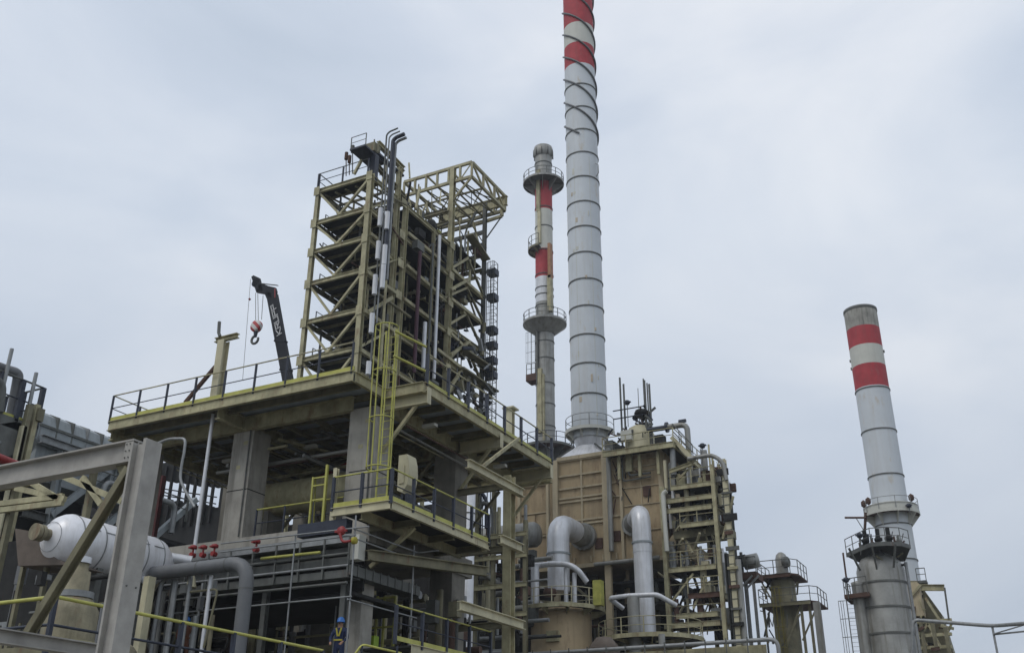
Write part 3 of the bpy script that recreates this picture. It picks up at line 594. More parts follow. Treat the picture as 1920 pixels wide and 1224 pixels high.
for i in range(190):      # pipework, cable runs and braces packed on the right face
    x = rnd.uniform(-22.4, -21.0); y = rnd.uniform(28.4, 37.3); z = rnd.uniform(13.5, 22.6 if y < 33 else 23.8); k = rnd.random(); r = rnd.uniform(.04, .11); m_ = rnd.choice(pal3)
    if k < .35: MB().tube(tv(x, y, z), tv(x, y, z+rnd.uniform(.6, 2.2)), r, 6).build('riser_pipe', m_, t)
    elif k < .6: MB().tube(tv(x, y, z), tv(x, min(y+rnd.uniform(.8, 3), 37.5), z), r, 6).build('cross_pipe', m_, t)
    elif k < .8: MB().bar(tv(x, y, z), tv(x, min(y+rnd.uniform(.8, 1.8), 37.5), z+rnd.choice([-1, 1])*rnd.uniform(.5, 1.2)), r*1.6).build('brace', m_, t)
    else: MB().box(tv(x, y, z), tv(x+rnd.uniform(.1, .3), y+rnd.uniform(.15, .6), z+rnd.uniform(.1, .4))).build('equipment_box', m_, t)
for i in range(70):      # jumble at the lower right rear
    y = rnd.uniform(35, 37.9); x = rnd.uniform(-21.3, -20.7); z = rnd.uniform(15.5, 19.5); MB().bar(tv(x, y, z), tv(x+rnd.uniform(-.2, .3), y+rnd.uniform(-.5, .5), z+rnd.uniform(-.5, .5)), rnd.uniform(.08, .3)).build('fitting', rnd.choice([DARK, NAVY, GALV_D, OLIVE_D, GALV]), t)
for z in lv[3:]:
    for y in (28.7, 29.3, 29.9): MB().bar(tv(X0+.1, y, z-.06), tv(X1-.1, y, z-.06), .1, .16).build('joist', OLIVE_D, t)
    for x in (X0, X1): MB().box(tv(x-.14, YF-.135, z-.24), tv(x+.14, YF-.12, z+.16)).build('gusset_plate', OLIVE, t)
    for y in (YB, YM): MB().box(tv(X1+.12, y-.2, z-.22), tv(X1+.13, y+.2, z+.15)).build('gusset_plate', OLIVE, t)
# roof of the front part with its rail, lamp posts, shelter
rail(t, [tv(X0-.05, YF-.03, 23.1), tv(X1-.15, YF-.03, 23.1)], 1.15, 2.2, GALV_D, NAVY, None, .035, .09)
rail(t, [tv(X0-.02, YF, 23.1), tv(X0-.02, YF+.9, 23.1)], 1.15, 1.4, GALV_D, NAVY, None, .035, .09)
for i in range(5): MB().bar(tv(X0+.3+i*.5, YF+.1, 22.75), tv(X0+.9+i*.5, YB, 22.75), .1).build('brace', OLIVE_D, t)
cY = YF*T+.5
a = AY(700, 330, cY); b = AY(703, 300, cY)
MB().bar((a.x, cY, a.z-.5), (a.x, cY, AY(701, 292, cY).z), .42).build('shelter_post', NAVY, t)
q = [AY(674, 292, cY), AY(690, 293, cY), AY(700, 281, cY), AY(719, 299, cY), AY(708, 294, cY), AY(697, 291, cY)]
MB().box((AY(676, 293, cY).x, cY-1.2, a.z+1.62), (AY(704, 293, cY).x, cY+1.2, a.z+1.75)).build('shelter_deck', NAVY, t)
MB().box((AY(700, 293, cY).x, cY+.2, a.z+1.77), (AY(708, 293, cY).x, cY+3.2, a.z+1.9)).build('shelter_deck', NAVY, t)
rail(t, [(AY(677, 293, cY).x, cY-1.15, a.z+1.75), (AY(704, 293, cY).x, cY-1.15, a.z+1.75)], .9, 1.1, GALV_D, GALV_D, None, .03, .05)
zt = a.z+1.9; xs = AY(702, 290, cY).x
MB().box((xs-.6, cY-.2, zt), (xs+.1, cY+.5, zt+.7)).build('winch_box', OLIVE_D, t)
MB().ibeam((xs, cY+.3, zt+.9), AX(757, 318, xs), .28, .36, .04).build('monorail_beam', OLIVE, t)
MB().ibeam((xs+.1, cY+.3, zt-1.0), AX(758, 370, xs+.1), .26, .34, .04).build('monorail_beam', OLIVE_D, t)
for px, y0, y1_ in ((702, 283, 262), (709, 285, 266), (697, 284, 270)):
    a_, b_ = AY(px, y0, cY), AY(px, y1_, cY); MB().tube(a_, b_, .05, 6).build('mast', OLIVE_D, t)
for px, y0, y1_, r in ((661, 326, 284, .05), (655, 328, 303, .14), (649, 330, 297, .03)):
    a_, b_ = AY(px, y0, YF*T), AY(px, y1_, YF*T); mb = MB(); mb.tube(a_, b_, .035, 6); mb.tube(b_-UP*.1, b_+UP*.45, .12, 8); mb.build('warning_lamp', RUSTY if px < 660 else GALV_D, t)
a_, b_ = AY(664, 327, YF*T), AY(678, 300, YF*T); MB().bar(a_, b_, .16).build('brace', OLIVE, t)
# roof truss
RX0, RX1, RY0, RY1, RZ0, RZ1 = -23.9, -20.13, 34.5, 37.85, 26.4, 27.2
ch = lambda p, q, w_=.19, m_=OLIVE: MB().bar(tv(*p), tv(*q), w_, w_*1.15).build('truss_chord', m_, t)
for z in (RZ0, RZ1):
    ch((RX0, RY0, z), (RX1, RY0, z)); ch((RX1, RY0+.05, z), (RX1, RY1, z)); ch((RX0, RY0+.05, z), (RX0, RY1, z))
ch((RX0, RY1, RZ0), (RX1, RY1, RZ0), .22, OLIVE_D)
MB().ibeam(tv(RX0, RY1, 26.95), tv(RX1+.12, RY1, 26.95), .3, .85, .05).build('roof_beam', OLIVE, t)
n = 6
for i in range(n+1):
    x = RX0+(RX1-RX0)*i/n
    for y in (RY0, RY1): MB().bar(tv(x, y, RZ0), tv(x, y, RZ1), .15).build('truss_post', OLIVE, t)
    if i < n: MB().bar(tv(x, RY0, RZ0), tv(x+(RX1-RX0)/n, RY1, RZ0), .07).build('truss_lacing', OLIVE_D, t); MB().bar(tv(x, RY0+(1.1 if i % 2 else 2.2), RZ0), tv(x+(RX1-RX0)/n, RY0+(2.2 if i % 2 else 1.1), RZ0), .06).build('truss_lacing', GALV_D, t)
    if i in (0, 2, 3, 5): MB().bar(tv(x, RY0+1.4, RZ0-.5), tv(x+.3, RY0+1.8, RZ1-.1), .08).build('truss_lacing', OLIVE_D, t)
    if 0 < i: 
        for y, m_ in ((RY0, OLIVE), (RY1, OLIVE_D)): MB().bar(tv(x, y, RZ0 if i % 2 else RZ1), tv(x-(RX1-RX0)/n, y, RZ1 if i % 2 else RZ0), .07).build('truss_lacing', m_, t) if (y == RY1 or i == 6) else None
        MB().bar(tv(x, RY0, RZ0), tv(x, RY1, RZ0), .10).build('rafter', OLIVE_D, t)
        if i % 2 == 0: MB().bar(tv(x, RY0, RZ1), tv(x, RY1, RZ1), .12).build('rafter', OLIVE, t)
for i in range(4):
    y = RY0+(RY1-RY0)*i/3
    if i: MB().bar(tv(RX1, y, RZ0), tv(RX1, y-(RY1-RY0)/3, RZ1 if i != 2 else RZ1), .13).build('truss_lacing', OLIVE, t)
    if 0 < i < 3: MB().bar(tv(RX1, y, RZ0), tv(RX1, y, RZ1), .16).build('truss_post', OLIVE, t); MB().bar(tv(RX0, y, RZ0), tv(RX1, y, RZ0), .12).build('purlin', OLIVE_D, t)
MB().bar(tv(RX1, RY0, RZ0-.02), tv(-21.1, RY0, 25.4), .14).build('brace', OLIVE, t)
# frame under the roof at the back right
a, b = tv(-20.25, YE+.15, 26.6), tv(-20.25, YE+.15, 26.05); MB().bar(a, b, .22).build('hanger', OLIVE, t)
MB().bar(b, tv(X1, YE+.15, 26.0), .22).build('hanger_beam', OLIVE, t); MB().bar(b, tv(X1, YE+.15, 25.0), .08).build('brace', GALV_D, t)
for z, m_ in ((25.3, GALV_D), (24.6, NAVY), (25.9, OLIVE_D)): MB().bar(tv(-22.9, YE, z), tv(X1, YE, z), .2, .3).build('floor_beam', m_, t)
for (z, y) in ((24.9, YM), (24.2, YM), (23.6, YM), (23.2, YE), (24.0, YE)): MB().ibeam(tv(-24.4, y, z), tv(X1, y, z), .16, .3, .03).build('floor_beam', OLIVE_D, t)
MB().box(tv(-24.4, YM+.05, 23.3), tv(X1-.1, YE-.1, 23.35)).build('floor_plate', GRATE, t)
MB().box(tv(-24.4, 31.0, 23.0), tv(X1-.1, YM-.1, 23.05)).build('floor_plate', GRATE, t)
for i in range(70):
    x = rnd.uniform(-24.2, -21.15); y = rnd.uniform(31, YE-.1); z = rnd.uniform(23.1, 25.6)
    MB().bar(tv(x, y, z), tv(x+rnd.uniform(-.6, .6), y+rnd.uniform(-.6, .6), z+rnd.uniform(.3, 1.5)), rnd.uniform(.06, .18)).build('equipment_bar', rnd.choice([OLIVE, OLIVE_D, DARK, GALV_D, OLIVE]), t)
MB().lathe([(0, -.6), (.5, -.5), (.5, .5), (0, .6)], tv(-21.9, 33.7, 23.7), (1, 0, 0), 18).build('fan_casing', DARK, t)
MB().box(tv(-22.3, 34.6, 23.7), tv(-21.9, 34.9, 24.1)).build('equipment_box', YEL, t)
# long silver risers with gooseneck ends on the front right corner
def riser(px, ytop, ybot, r, m_, yy, neck, label, nm='vent_riser'):
    a, b = AY(px, ytop, yy), AY(px, ybot, yy)
    tt = thing('vent_pipe', (a.x, yy, b.z), label, 'pipe')
    MB().path([(a.x, yy, b.z), (a.x, yy, a.z), (a.x+neck*.25, yy, a.z+neck*.2), (a.x+neck, yy, a.z+neck*.28)], r, 10, r*3).build('riser', m_, tt); return tt, a.x
yy = YF*T-.6
riser(725, 253, 705, .055, GALV_D, yy+.1, .85, 'thinnest leftmost gooseneck vent pipe at the top corner of the olive tower')
riser(730, 258, 600, .05, GALV, yy+.25, .8, 'pale thin gooseneck vent pipe second from left on the olive tower')
tp1, xx1 = riser(737, 264, 520, .13, NAVY, yy, .85, 'thick dark gooseneck vent pipe on the olive tower corner')
tp2, xx2 = riser(742, 270, 520, .09, GALV, yy+.2, .8, 'rightmost silver gooseneck vent pipe on the olive tower corner')
for j, (px, y0, y1_) in enumerate(((715, 391, 424), (728, 398, 430), (711, 453, 486), (723, 460, 496), (705, 516, 552), (720, 497, 540), (699, 588, 624), (693, 678, 702))):
    yq = yy-.15; a, b = AY(px-1, y0, yq), AY(px-3, y1_, yq); xm = (a.x+b.x)/2
    o = MB().tube((xm, yq, b.z), (xm, yq, a.z), .15, 12).solo('insulation_sleeve', CLAD, (xm, yq, b.z))
    wd = ['topmost', 'second', 'third', 'fourth', 'fifth', 'sixth', 'seventh', 'lowest'][j]
    tag(o, f'pale cylindrical pipe insulation section on the tower front corner, {wd} from the top', 'pipe insulation', 'pale insulation sections down the tower corner')
for j, (px, y0, y1_, r, m_, lb) in enumerate(((820, 440, 712, .12, CLAD, 'bright silver pipe down the right face of the olive tower'), (808, 455, 700, .08, GALV_D, 'thin grey pipe left of the bright silver pipe on the tower face'), (783, 470, 700, .13, mat('plum_pipe_paint', (.07, .025, .04), .2, 2, .6), 'dark plum coloured pipe running down the tower face'), (796, 605, 690, .14, CLAD, 'short stout silver pipe low on the tower face'), (726, 330, 700, .09, OLIVE, 'olive pipe beside the gooseneck vents'))):
    a, b = AX(px+2, y0, X1*T+.55), AX(px-4, y1_, X1*T+.55); ym = (a.y+b.y)/2
    tag(MB().tube((a.x, ym, b.z), (a.x, ym, a.z), r, 10).solo('tower_pipe', m_, (a.x, ym, b.z)), lb, 'pipe')
# scaffold on the right rear corner
sx0, sx1, sy = -21.0, -20.62, YE+.1
t = thing('corner_scaffold', tuple(tv(sx0, sy, 0)[:2])+(GZ,), 'narrow scaffold with dark landings clinging to the right rear edge of the olive tower', 'scaffold')
for x in (sx0, sx1):
    for y in (sy, sy+.38): MB().tube(V((x*T, y*T, 10)), tv(x, y, 23.6 if x < -20.5 else 23.3), .04, 5).build('standard_tube', GALV_D, t)
zz_ = [AX(918, y, -20.55*T).z for y in (503, 551, 614, 643, 672, 700)]
for k, z in enumerate(zz_):
    MB().box((sx0*T, sy*T, z), (sx1*T+.1, (sy+.4)*T, z+.5)).build('landing', NAVY, t)
    MB().bar((sx0*T-.6, sy*T, z+.3), (sx0*T, sy*T, z+.3), .2).build('tie', GALV_D, t)
z = zz_[-1]-3
mb = MB()
while z < zz_[0]+1.5:
    for y in (sy, sy+.38): mb.tube(V((sx0*T, y*T, z)), V((sx1*T, y*T, z)), .022, 4)
    mb.tube(V((sx1*T, sy*T, z)), V((sx1*T, (sy+.38)*T, z)), .022, 4); z += .55
for x in (.25, .5, .75): mb.tube(V(((sx0+(sx1-sx0)*x)*T, sy*T, zz_[-1]-3)), V(((sx0+(sx1-sx0)*x)*T, sy*T, zz_[0]+1.2)), .02, 4)
mb.build('ledger_tubes', GALV_D, t)
t = thing('tower_side_stair', tuple(tv(-20.9, 36, 0)[:2])+(GZ,), 'dark steel stairs and landings on the right face of the olive tower', 'stairs')
for (x0, y0, x1_, y1_) in ((880, 440, 912, 488), (866, 655, 925, 695), (862, 690, 928, 735)):
    a, b = AX(x0, y0, -20.95*T), AX(x1_, y1_, -20.95*T); MB().bar(a, b, .7, .12).build('flight', OLIVE_D, t)
    MB().tube(a+UP*1.1, b+UP*1.1, .04, 6).build('handrail', OLIVE_D, t)
# ================================================================== MOBILE CRANE BOOM behind the deck
CY = 60
def cp(x, y): return AY(x, y, CY)
t = thing('mobile_crane', (cp(545, 715).x, CY, GZ), 'black telescopic crane boom with white lettering and a striped hook block', 'crane')
L_, R_ = (cp(498, 548), cp(529, 713)), (cp(521, 548), cp(551, 713))
dn = lambda a, b, k: a+(b-a)*k
R_ = (R_[0]-V((.25, 0, 0)), R_[1]-V((.25, 0, 0)))
MB().prism([L_[0], R_[0], dn(R_[0], R_[1], 3.2), dn(L_[0], L_[1], 3.2)], (0, .38, 0)).build('boom', BOOM, t)
MB().prism([cp(480, 548), cp(487, 530), cp(503, 536), cp(516, 539), cp(518, 546), cp(515, 562), cp(500, 560), cp(496, 551)], (0, .2, 0)).build('boom_head', BOOM, t)
MB().prism([cp(471, 519), cp(475, 516), cp(486, 521), cp(489, 533), cp(494, 545), cp(480, 547)], (0, .2, 0)).build('jib_bracket', BOOM, t)
MB().prism([cp(514.5, 541), cp(516.5, 540.5), cp(516.5, 558), cp(514.5, 558)], (0, -.01, 0)).build('edge_trim', REDV, t)
d_ = (L_[0]-L_[1]).normalized(); right = V((d_.z, 0, -d_.x)).normalized()
if right.x < 0: right = -right
for k_c in (.56, .88):
    a_, b_ = dn(L_[0], L_[1], k_c), dn(R_[0], R_[1], k_c); MB().bar(a_-V((.05, 0, 0))+V((0, .18, 0)), b_+V((.05, .18, 0)), .44, .18).build('boom_collar', BOOM, t)
for dx_ in (-.15, .15): MB().tube(cp(480, 530)+V((0, dx_*.4+.1, 0)), cp(519, 541)+V((0, dx_*.4+.1, .35)), .03, 5).build('hoist_rope', GALV_D, t)
MB().lathe([(0, -.1), (.38, -.1), (.38, .1), (0, .1)], cp(478, 530)+V((0, .1, 0)), (0, 1, 0), 16).build('sheave', NAVY, t)
f5 = {'K': [(0,0,0,1),(0,.5,.6,1),(0,.5,.6,0)], 'R': [(0,0,0,1),(0,1,.6,1),(.6,1,.6,.5),(.6,.5,0,.5),(.2,.5,.6,0)], 'U': [(0,1,0,0),(0,0,.6,0),(.6,0,.6,1)], 'P': [(0,0,0,1),(0,1,.6,1),(.6,1,.6,.5),(.6,.5,0,.5)]}
p0, p1 = cp(524, 627), cp(511, 569); dd = (p1-p0); LN = dd.length; dd.normalize(); rr_ = V((dd.z, 0, -dd.x)); hgt = .44
mb = MB()
for i, chx in enumerate('KRUPP'):
    o_ = p0+dd*(LN*i/5)+V((0, -.02, 0)); wdt = LN/5*.75
    for x0, y0, x1_, y1_ in f5[chx]:
        g_ = lambda x, y: o_+dd*(x/.6*wdt)-rr_*(y-.5)*hgt*1.0
        a, b = g_(x0, y0), g_(x1_, y1_); e_ = (b-a).normalized()*.06; mb.bar(a-e_, b+e_, .075, .03, V((0, 1, 0)))
mb.build('lettering', LETTER, t)
hb = cp(481, 640); hx = cp(482, 615)
for px0, py0, px1, py1 in ((478, 548, 478, 600), (482, 550, 483, 600), (492, 553, 489, 598)): a, b = cp(px0, py0), cp(px1, py1); MB().tube(a+V((0, .1, 0)), V((b.x, CY+.1, b.z)), .028, 5).build('hoist_rope', GALV_D, t)
a = cp(470, 523); b = cp(455, 712); MB().tube(a, b, .02, 5).build('guy_rope', GALV_D, t); MB().lathe([(0, -.14), (.14, 0), (0, .14)], cp(468, 561), UP, 8).build('rope_weight', REDV, t)
c = cp(481, 612); hk = thing('crane_hook_block', tuple(c), 'red and white striped hook block with a big hook hanging from the crane boom', 'hook block')
hm = bpy.data.materials.new('red_white_stripes'); hm.use_nodes = True; nt2 = hm.node_tree; wv = nt2.nodes.new('ShaderNodeTexWave'); wv.bands_direction = 'DIAGONAL'; wv.inputs['Scale'].default_value = .75
t2c = nt2.nodes.new('ShaderNodeTexCoord'); nt2.links.new(t2c.outputs['Object'], wv.inputs['Vector'])
nt2.links.new(ramp(nt2, wv.outputs['Fac'], [(.49, (.42, .04, .04)), (.51, (.62, .6, .57))]), nt2.nodes['Principled BSDF'].inputs['Base Color'])
MB().lathe([(0, -.25), (.25, -.22), (.52, -.2), (.55, 0), (.52, .2), (.25, .22), (0, .25)], c, (0, 1, 0), 20).build('sheave_block', hm, hk)
MB().tube(c-UP*.5, c-UP*1.0, .2, 10, .12).build('swivel', NAVY, hk)
hc = c-UP*1.25
MB().path([hc+V((math.cos(math.radians(a_))*.36, 0, math.sin(math.radians(a_))*.36)) for a_ in range(100, 390, 20)], .11, 8).build('hook', GALV_D, hk)
# ================================================================== LEFT BACKGROUND: plant module with platform and grey trunk
LX = -40
def lp(x, y, o_=0): return AX(x, y, LX+o_)
t = thing('left_platform', (LX, 27, GZ), 'raised platform with dark pipes and posts at the far left edge of the photograph', 'platform')
zf = lp(60, 795).z
MB().box((-60, 25.5, zf-.5), (LX, 29.4, zf)).build('platform_deck', GALV_D, t); MB().box((-60, 25.45, zf-.2), (LX+.03, 25.5, zf+.15)).build('toe_board', YEL, t)
a = lp(62, 735); rail(t, [(LX-.1, 26.0, zf), (LX-.1, 29.3, zf), (-52, 29.3, zf)], 1.9, 1.3, GALV_D, NAVY, YEL, .05, .2)
MB().prism([lp(0, 795), lp(30, 790), lp(60, 800), lp(70, 830), lp(35, 890), lp(0, 900)], (-3, 0, 0)).build('support_hopper', GALV_D, t)
for px, py0, py1, m_ in ((40, 800, 880, CREAM), (66, 760, 880, OLIVE), (52, 760, 870, OLIVE_D)): a, b = lp(px, py0), lp(px-8, py1); MB().bar((LX+.15, a.y, GZ), (LX+.15, a.y, a.z), .24).build('column', m_, t)
MB().box((LX+.1, lp(60, 780).y, lp(60, 790).z), (LX+.4, lp(72, 780).y, lp(60, 765).z)).build('equipment_box', OLIVE_D, t)
rnd = random.Random(2)
for i in range(26):
    y = rnd.uniform(24.5, 29.2); zq = rnd.uniform(zf-5, zf+.2); MB().bar((LX+rnd.uniform(-2, .3), y, zq), (LX+rnd.uniform(-2, .3), y+rnd.uniform(-.8, .8), zq+rnd.uniform(.3, 1.5)), rnd.uniform(.06, .2)).build('equipment_bar', rnd.choice([OLIVE, GALV_D, DARK, GALV, NAVY, CREAM]), t)
t = thing('dark_pipe_loop', (LX-.5, 27, zf), 'thick dark pipe looping over the far left platform', 'pipe')
MB().path([lp(-40, 672, -.5), lp(0, 690, -.5), lp(35, 700, -.5), lp(32, 720, -.5), V((LX-.5, lp(30, 740, -.5).y, zf))], .24, 12, .8).build('pipe_run', PIPEG, t)
t = thing('small_pipe_loop', (LX-.2, 26, zf), 'smaller grey pipe bend at the extreme left below the dark pipe loop', 'pipe')
a = lp(6, 720); MB().path([lp(-30, 706), lp(5, 716), V((LX, lp(6, 740).y, zf))], .2, 12, .6).build('pipe_run', GALV_D, t)
for j, (px, y0, y1_) in enumerate(((16, 690, 652), (64, 727, 698))):
    a, b = lp(px-2, y0), lp(px+2, y1_); tag(MB().tube((LX, a.y, a.z-1.0), (LX, a.y, b.z), .09, 8).solo('mast', GALV, (LX, a.y, a.z-1)), ['thin pale mast standing over the dark pipe loop', 'thin pale mast at the right end of the far left platform'][j], 'mast')
a, b = lp(0, 868), lp(38, 880, 2); tag(MB().tube(AX(-20, 851, -37), AX(36, 874, -37), .19, 10).solo('red_pipe', REDV, (-37, 25, 12)), 'bright red pipe end at the left edge above the pale grey beam', 'pipe')
# grey air duct trunk
t = thing('grey_air_trunk', (-42, 31, GZ), 'long grey round-topped duct and walkway receding behind the deck at left', 'duct')
gx = -43
def gp(x, y): return AX(x, y, gx)
a, b = gp(88, 765), gp(245, 832); zt = (a.z+b.z)/2
y0 = gp(85, 780).y-.5
prof_ = [(gx+.3, zt-1.9), (gx+.35, zt-1.0), (gx+.1, zt-.3), (gx-.4, zt), (gx-1.6, zt), (gx-1.6, zt-1.9)]
MB().prism([(x, y0, z) for x, z in prof_], (0, 8.0, 0)).build('trunk_casing', DUCTG, t)
for i in range(9):
    y = y0+.1+i*.95; MB().prism([(gx+.36 if x > gx else x, y, z+.015 if z > zt-.5 else z) for x, z in prof_], (0, .07, 0)).build('panel_rib', GALV_D if i % 3 else GALV, t)
MB().bar((gx+.4, y0, zt-.95), (gx+.4, y0+8, zt-.95), .06, .12).build('stiffener', GALV_D, t)
MB().box((gx-1.5, y0+.2, zt-3.6), (gx+.25, y0+8.0, zt-1.9)).build('plenum', DUCTG, t)
MB().ibeam((gx+.7, y0, zt-1.75), (gx+.7, y0+8.0, zt-1.75), .3, .4, .03).build('walkway_beam', GALV, t)
rail(t, [(gx+.9, y0+1, zt-3.5), (gx+.9, y0+10, zt-3.5)], 1.1, 2.4, GALV_D, GALV_D, None, .04, .1)
for i in range(3):
    y = y0+1.5+i*3.2; MB().ibeam((gx+.55, y, GZ), (gx+.55, y, zt-1.95), .35, .35, .03, V((0, 1, 0))).build('column', DUCTG, t)
    MB().bar((gx+.55, y, zt-5.2), (gx+.55, y+3.0, zt-2.1), .3).build('brace', DUCTG, t)
MB().ibeam((gx+.5, y0, zt-5.4), (gx+.5, y0+8.0, zt-5.4), .3, .4, .03).build('walkway_beam', GALV_D, t)
for i in range(2): MB().path([(gx+1.0, y0+4+i*3, zt-4.8), (gx+1.0, y0+4+i*3, zt-2.9), (gx+1.0, y0+6+i*3, zt-2.9), (gx+1.0, y0+6+i*3, zt-4.5)], .16, 8, .5).build('branch_pipe', GALV, t)
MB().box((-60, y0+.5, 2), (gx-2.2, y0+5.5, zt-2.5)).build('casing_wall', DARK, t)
# dull olive trusses low left
t = thing('olive_roof_truss', (-24, 22, GZ), 'dark olive roof truss under the pale beam at far left', 'truss')
qx = lambda x, y: AY(x, y, 24)
for (x0, y0_, x1_, y1_) in ((-30, 948, 118, 930), (-30, 960, 118, 942), (30, 915, 122, 935), (155, 895, 190, 945), (-20, 918, 60, 905), (60, 905, 110, 935), (100, 885, 230, 940), (120, 880, 235, 870)): MB().bar(qx(x0, y0_), qx(x1_, y1_), .14, .2).build('truss_member', OLIVE, t)
for px in (20, 160): b = qx(px, 900); MB().bar((b.x, 24.3, GZ), (b.x, 24.3, b.z+.5), .2).build('leg', OLIVE_D, t)
# ================================================================== DARK PROCESS BUILDING behind the concrete structure
WY = 66
t = thing('process_building', (-66, WY, GZ), 'dark process building behind the concrete deck structure with gaps showing sky', 'building')
xs = [-104, -72.2, -71.2, -70.3, -69.4, -68.2, -67.3, -66.4, -65.0, -64.2, -63.5, -56.8, -54.3, -43.5, -38.8]
def hol(x):        # height of the gap at x: (bottom, top)
    px = None
    if -72.2 <= x <= -63.5: k = (x+72.2)/8.7; return (25.4-2.1*k, 27.2-2.0*k)
    if -56.8 <= x <= -54.3: return (20.9, 22.4)
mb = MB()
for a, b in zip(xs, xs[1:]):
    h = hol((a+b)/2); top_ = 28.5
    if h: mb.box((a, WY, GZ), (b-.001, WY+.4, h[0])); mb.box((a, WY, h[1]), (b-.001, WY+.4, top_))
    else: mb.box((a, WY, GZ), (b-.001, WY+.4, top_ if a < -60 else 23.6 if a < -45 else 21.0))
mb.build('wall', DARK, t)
for x in xs[1:10]: MB().bar((x, WY-.2, 22), (x, WY-.2, 28), .22).build('mullion', DARK, t)
for dz_ in (0, -.6): MB().bar((-72.2, WY-.35, 26.3+dz_), (-63.5, WY-.35, 24.2+dz_), .1).build('glazing_bar', DARK, t)
MB().bar((-55.9, WY-.2, 22.6), (-55.3, WY-.2, 20.7), .25).build('mullion', RUSTY, t)
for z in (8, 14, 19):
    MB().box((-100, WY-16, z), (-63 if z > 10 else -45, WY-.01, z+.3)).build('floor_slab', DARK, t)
t = thing('background_pipe_rack', (-30, 47, GZ), 'crowded dark pipe rack with olive and grey pipes behind the scaffold and lower floor', 'pipe rack')
rnd = random.Random(11)
pal = [OLIVE_D, GALV_D, DARK, GRATE, OLIVE_D, GALV, RUSTY, OLIVE, PIPEG, DARK]
for i in range(130):
    y = rnd.uniform(33.5, 48); px = rnd.uniform(255, 880); b = AY(px, 1224, y); r = rnd.choice([.05, .07, .1, .14, .2])
    zt = min(FZ-.6, b.z+rnd.uniform(.3, 3.2)) if y < 43 else rnd.uniform(6, 10)
    MB().tube((b.x, y, GZ), (b.x, y, zt), r, 8).build('riser_pipe', rnd.choice(pal), t)
for i in range(70):
    y = rnd.uniform(33.5, 47); z = rnd.uniform(4.5, 8.4); x = rnd.uniform(-40, -24); l_ = rnd.uniform(2, 9); r = rnd.choice([.05, .08, .12, .18])
    MB().tube((x, y, z), (min(x+l_, -24), y, z), r, 8).build('header_pipe', rnd.choice(pal), t)
for i in range(5):
    x = -41+i*3; MB().ibeam((x, 44, GZ), (x, 44, 12), .3, .3, .03, V((0, 1, 0))).build('column', OLIVE_D, t)
for i in range(34):
    y = rnd.uniform(33.2, 42); px = rnd.uniform(260, 850); b = AY(px, rnd.uniform(1110, 1215), y); s_ = rnd.uniform(.2, .55)
    MB().box(b, b+V((s_, s_, rnd.uniform(.2, .9)))).build('equipment_box', rnd.choice(pal+[CREAM, OLIVE]), t)
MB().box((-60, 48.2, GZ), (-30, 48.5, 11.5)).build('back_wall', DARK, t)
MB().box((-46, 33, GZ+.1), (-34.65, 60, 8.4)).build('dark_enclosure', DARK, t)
t = thing('yellow_access_frame', (-19.5, 34, GZ), 'yellow lattice access frame with cream panels beneath the jutting platform', 'access frame')
yy = 33
for px in (682, 701, 715, 735): a, b = AY(px, 1240, yy), AY(px, 1118, yy); MB().bar((a.x, yy, GZ), (a.x, yy, b.z), .08).build('upright', YEL, t)
for py in (1124, 1140, 1158, 1178): a, b = AY(682, py, yy), AY(742, py, yy); MB().bar((a.x, yy, a.z), (b.x, yy, a.z), .07).build('cross_bar', YEL, t)
for (x0, y0_, x1_, y1_) in ((686, 1122, 704, 1150), (724, 1116, 744, 1148), (686, 1155, 700, 1172)): a, b = AY(x0, y0_, yy+.3), AY(x1_, y1_, yy+.3); MB().box((a.x, yy+.2, b.z), (b.x, yy+.3, a.z)).build('panel', CREAM, t)
a, b = AY(681, 1193, 30.5), AY(703, 1216, 30.5); tag(MB().box((a.x, 30.4, b.z), (b.x, 30.7, a.z)).solo('lime_crate', LIME, (a.x, 30.4, b.z)), 'lime green box right of the blue helmeted worker', 'box')
c = AY(875, 1000, 50)
t = thing('white_column_vessel', (c.x, 50, GZ), 'slim white vertical vessel showing between the concrete pier and the olive column', 'vessel')
zt = AY(880, 897, 50).z; mb = MB(); mb.lathe([(.38, GZ), (.38, zt-.3), (.28, zt-.08), (0, zt)], (c.x+.1, 50, 0), UP, 24); mb.build('shell', CLAD, t)
for z in (6, 9, 12, 15): MB().lathe([(.385, z), (.41, z), (.41, z+.06), (.385, z+.06)], (c.x+.1, 50, 0), UP, 24).build('seam_ring', GALV_D, t)
# ================================================================== STACKS
def stack(name, label, base, R, bands, rings, Yc, pxc, extra_top=0, n=48):
    """bands: list of (y_top_pixel, y_bottom_pixel, material); each becomes a shell section"""
    zf = lambda py: AY(pxc, py, Yc-R).z
    t = thing(name, base, label, 'chimney'); x, y = base[0], base[1]
    for a, b, m_ in bands:
        za = zf(a) if isinstance(a, (int, float)) else a[0]; zb = zf(b) if isinstance(b, (int, float)) else b[0]
        MB().lathe([(R, zb), (R, za)], (x, y, 0), UP, n).build('shell_band', m_, t)
    for py in rings:
        z = zf(py); MB().lathe([(R, z-.05), (R+.07, z-.05), (R+.07, z+.05), (R, z+.05)], (x, y, 0), UP, n, False).build('stiffener_ring', GALV_D, t)
    return t, zf
SX, SY, SR = AY(1103, 700, 74.5).x, 74.5, 1.50
ZT = (92.0,)
t, zf = stack('tall_stack', 'tallest white chimney with red bands and spiral strakes rising out of the tan heater', (SX, SY, 26.2), SR,
    [(ZT, (81.0,), WHITE2), ((81.0,), (77.3,), RED), ((77.3,), (75.2,), WHITE2), ((75.2,), 34, RED), (34, 72, WHITE2), (72, 112, RED), (112, 815, WHITE)],
    [152, 195, 238, 281, 327, 374, 421, 470, 520, 571, 625, 679, 736], SY, 1097)
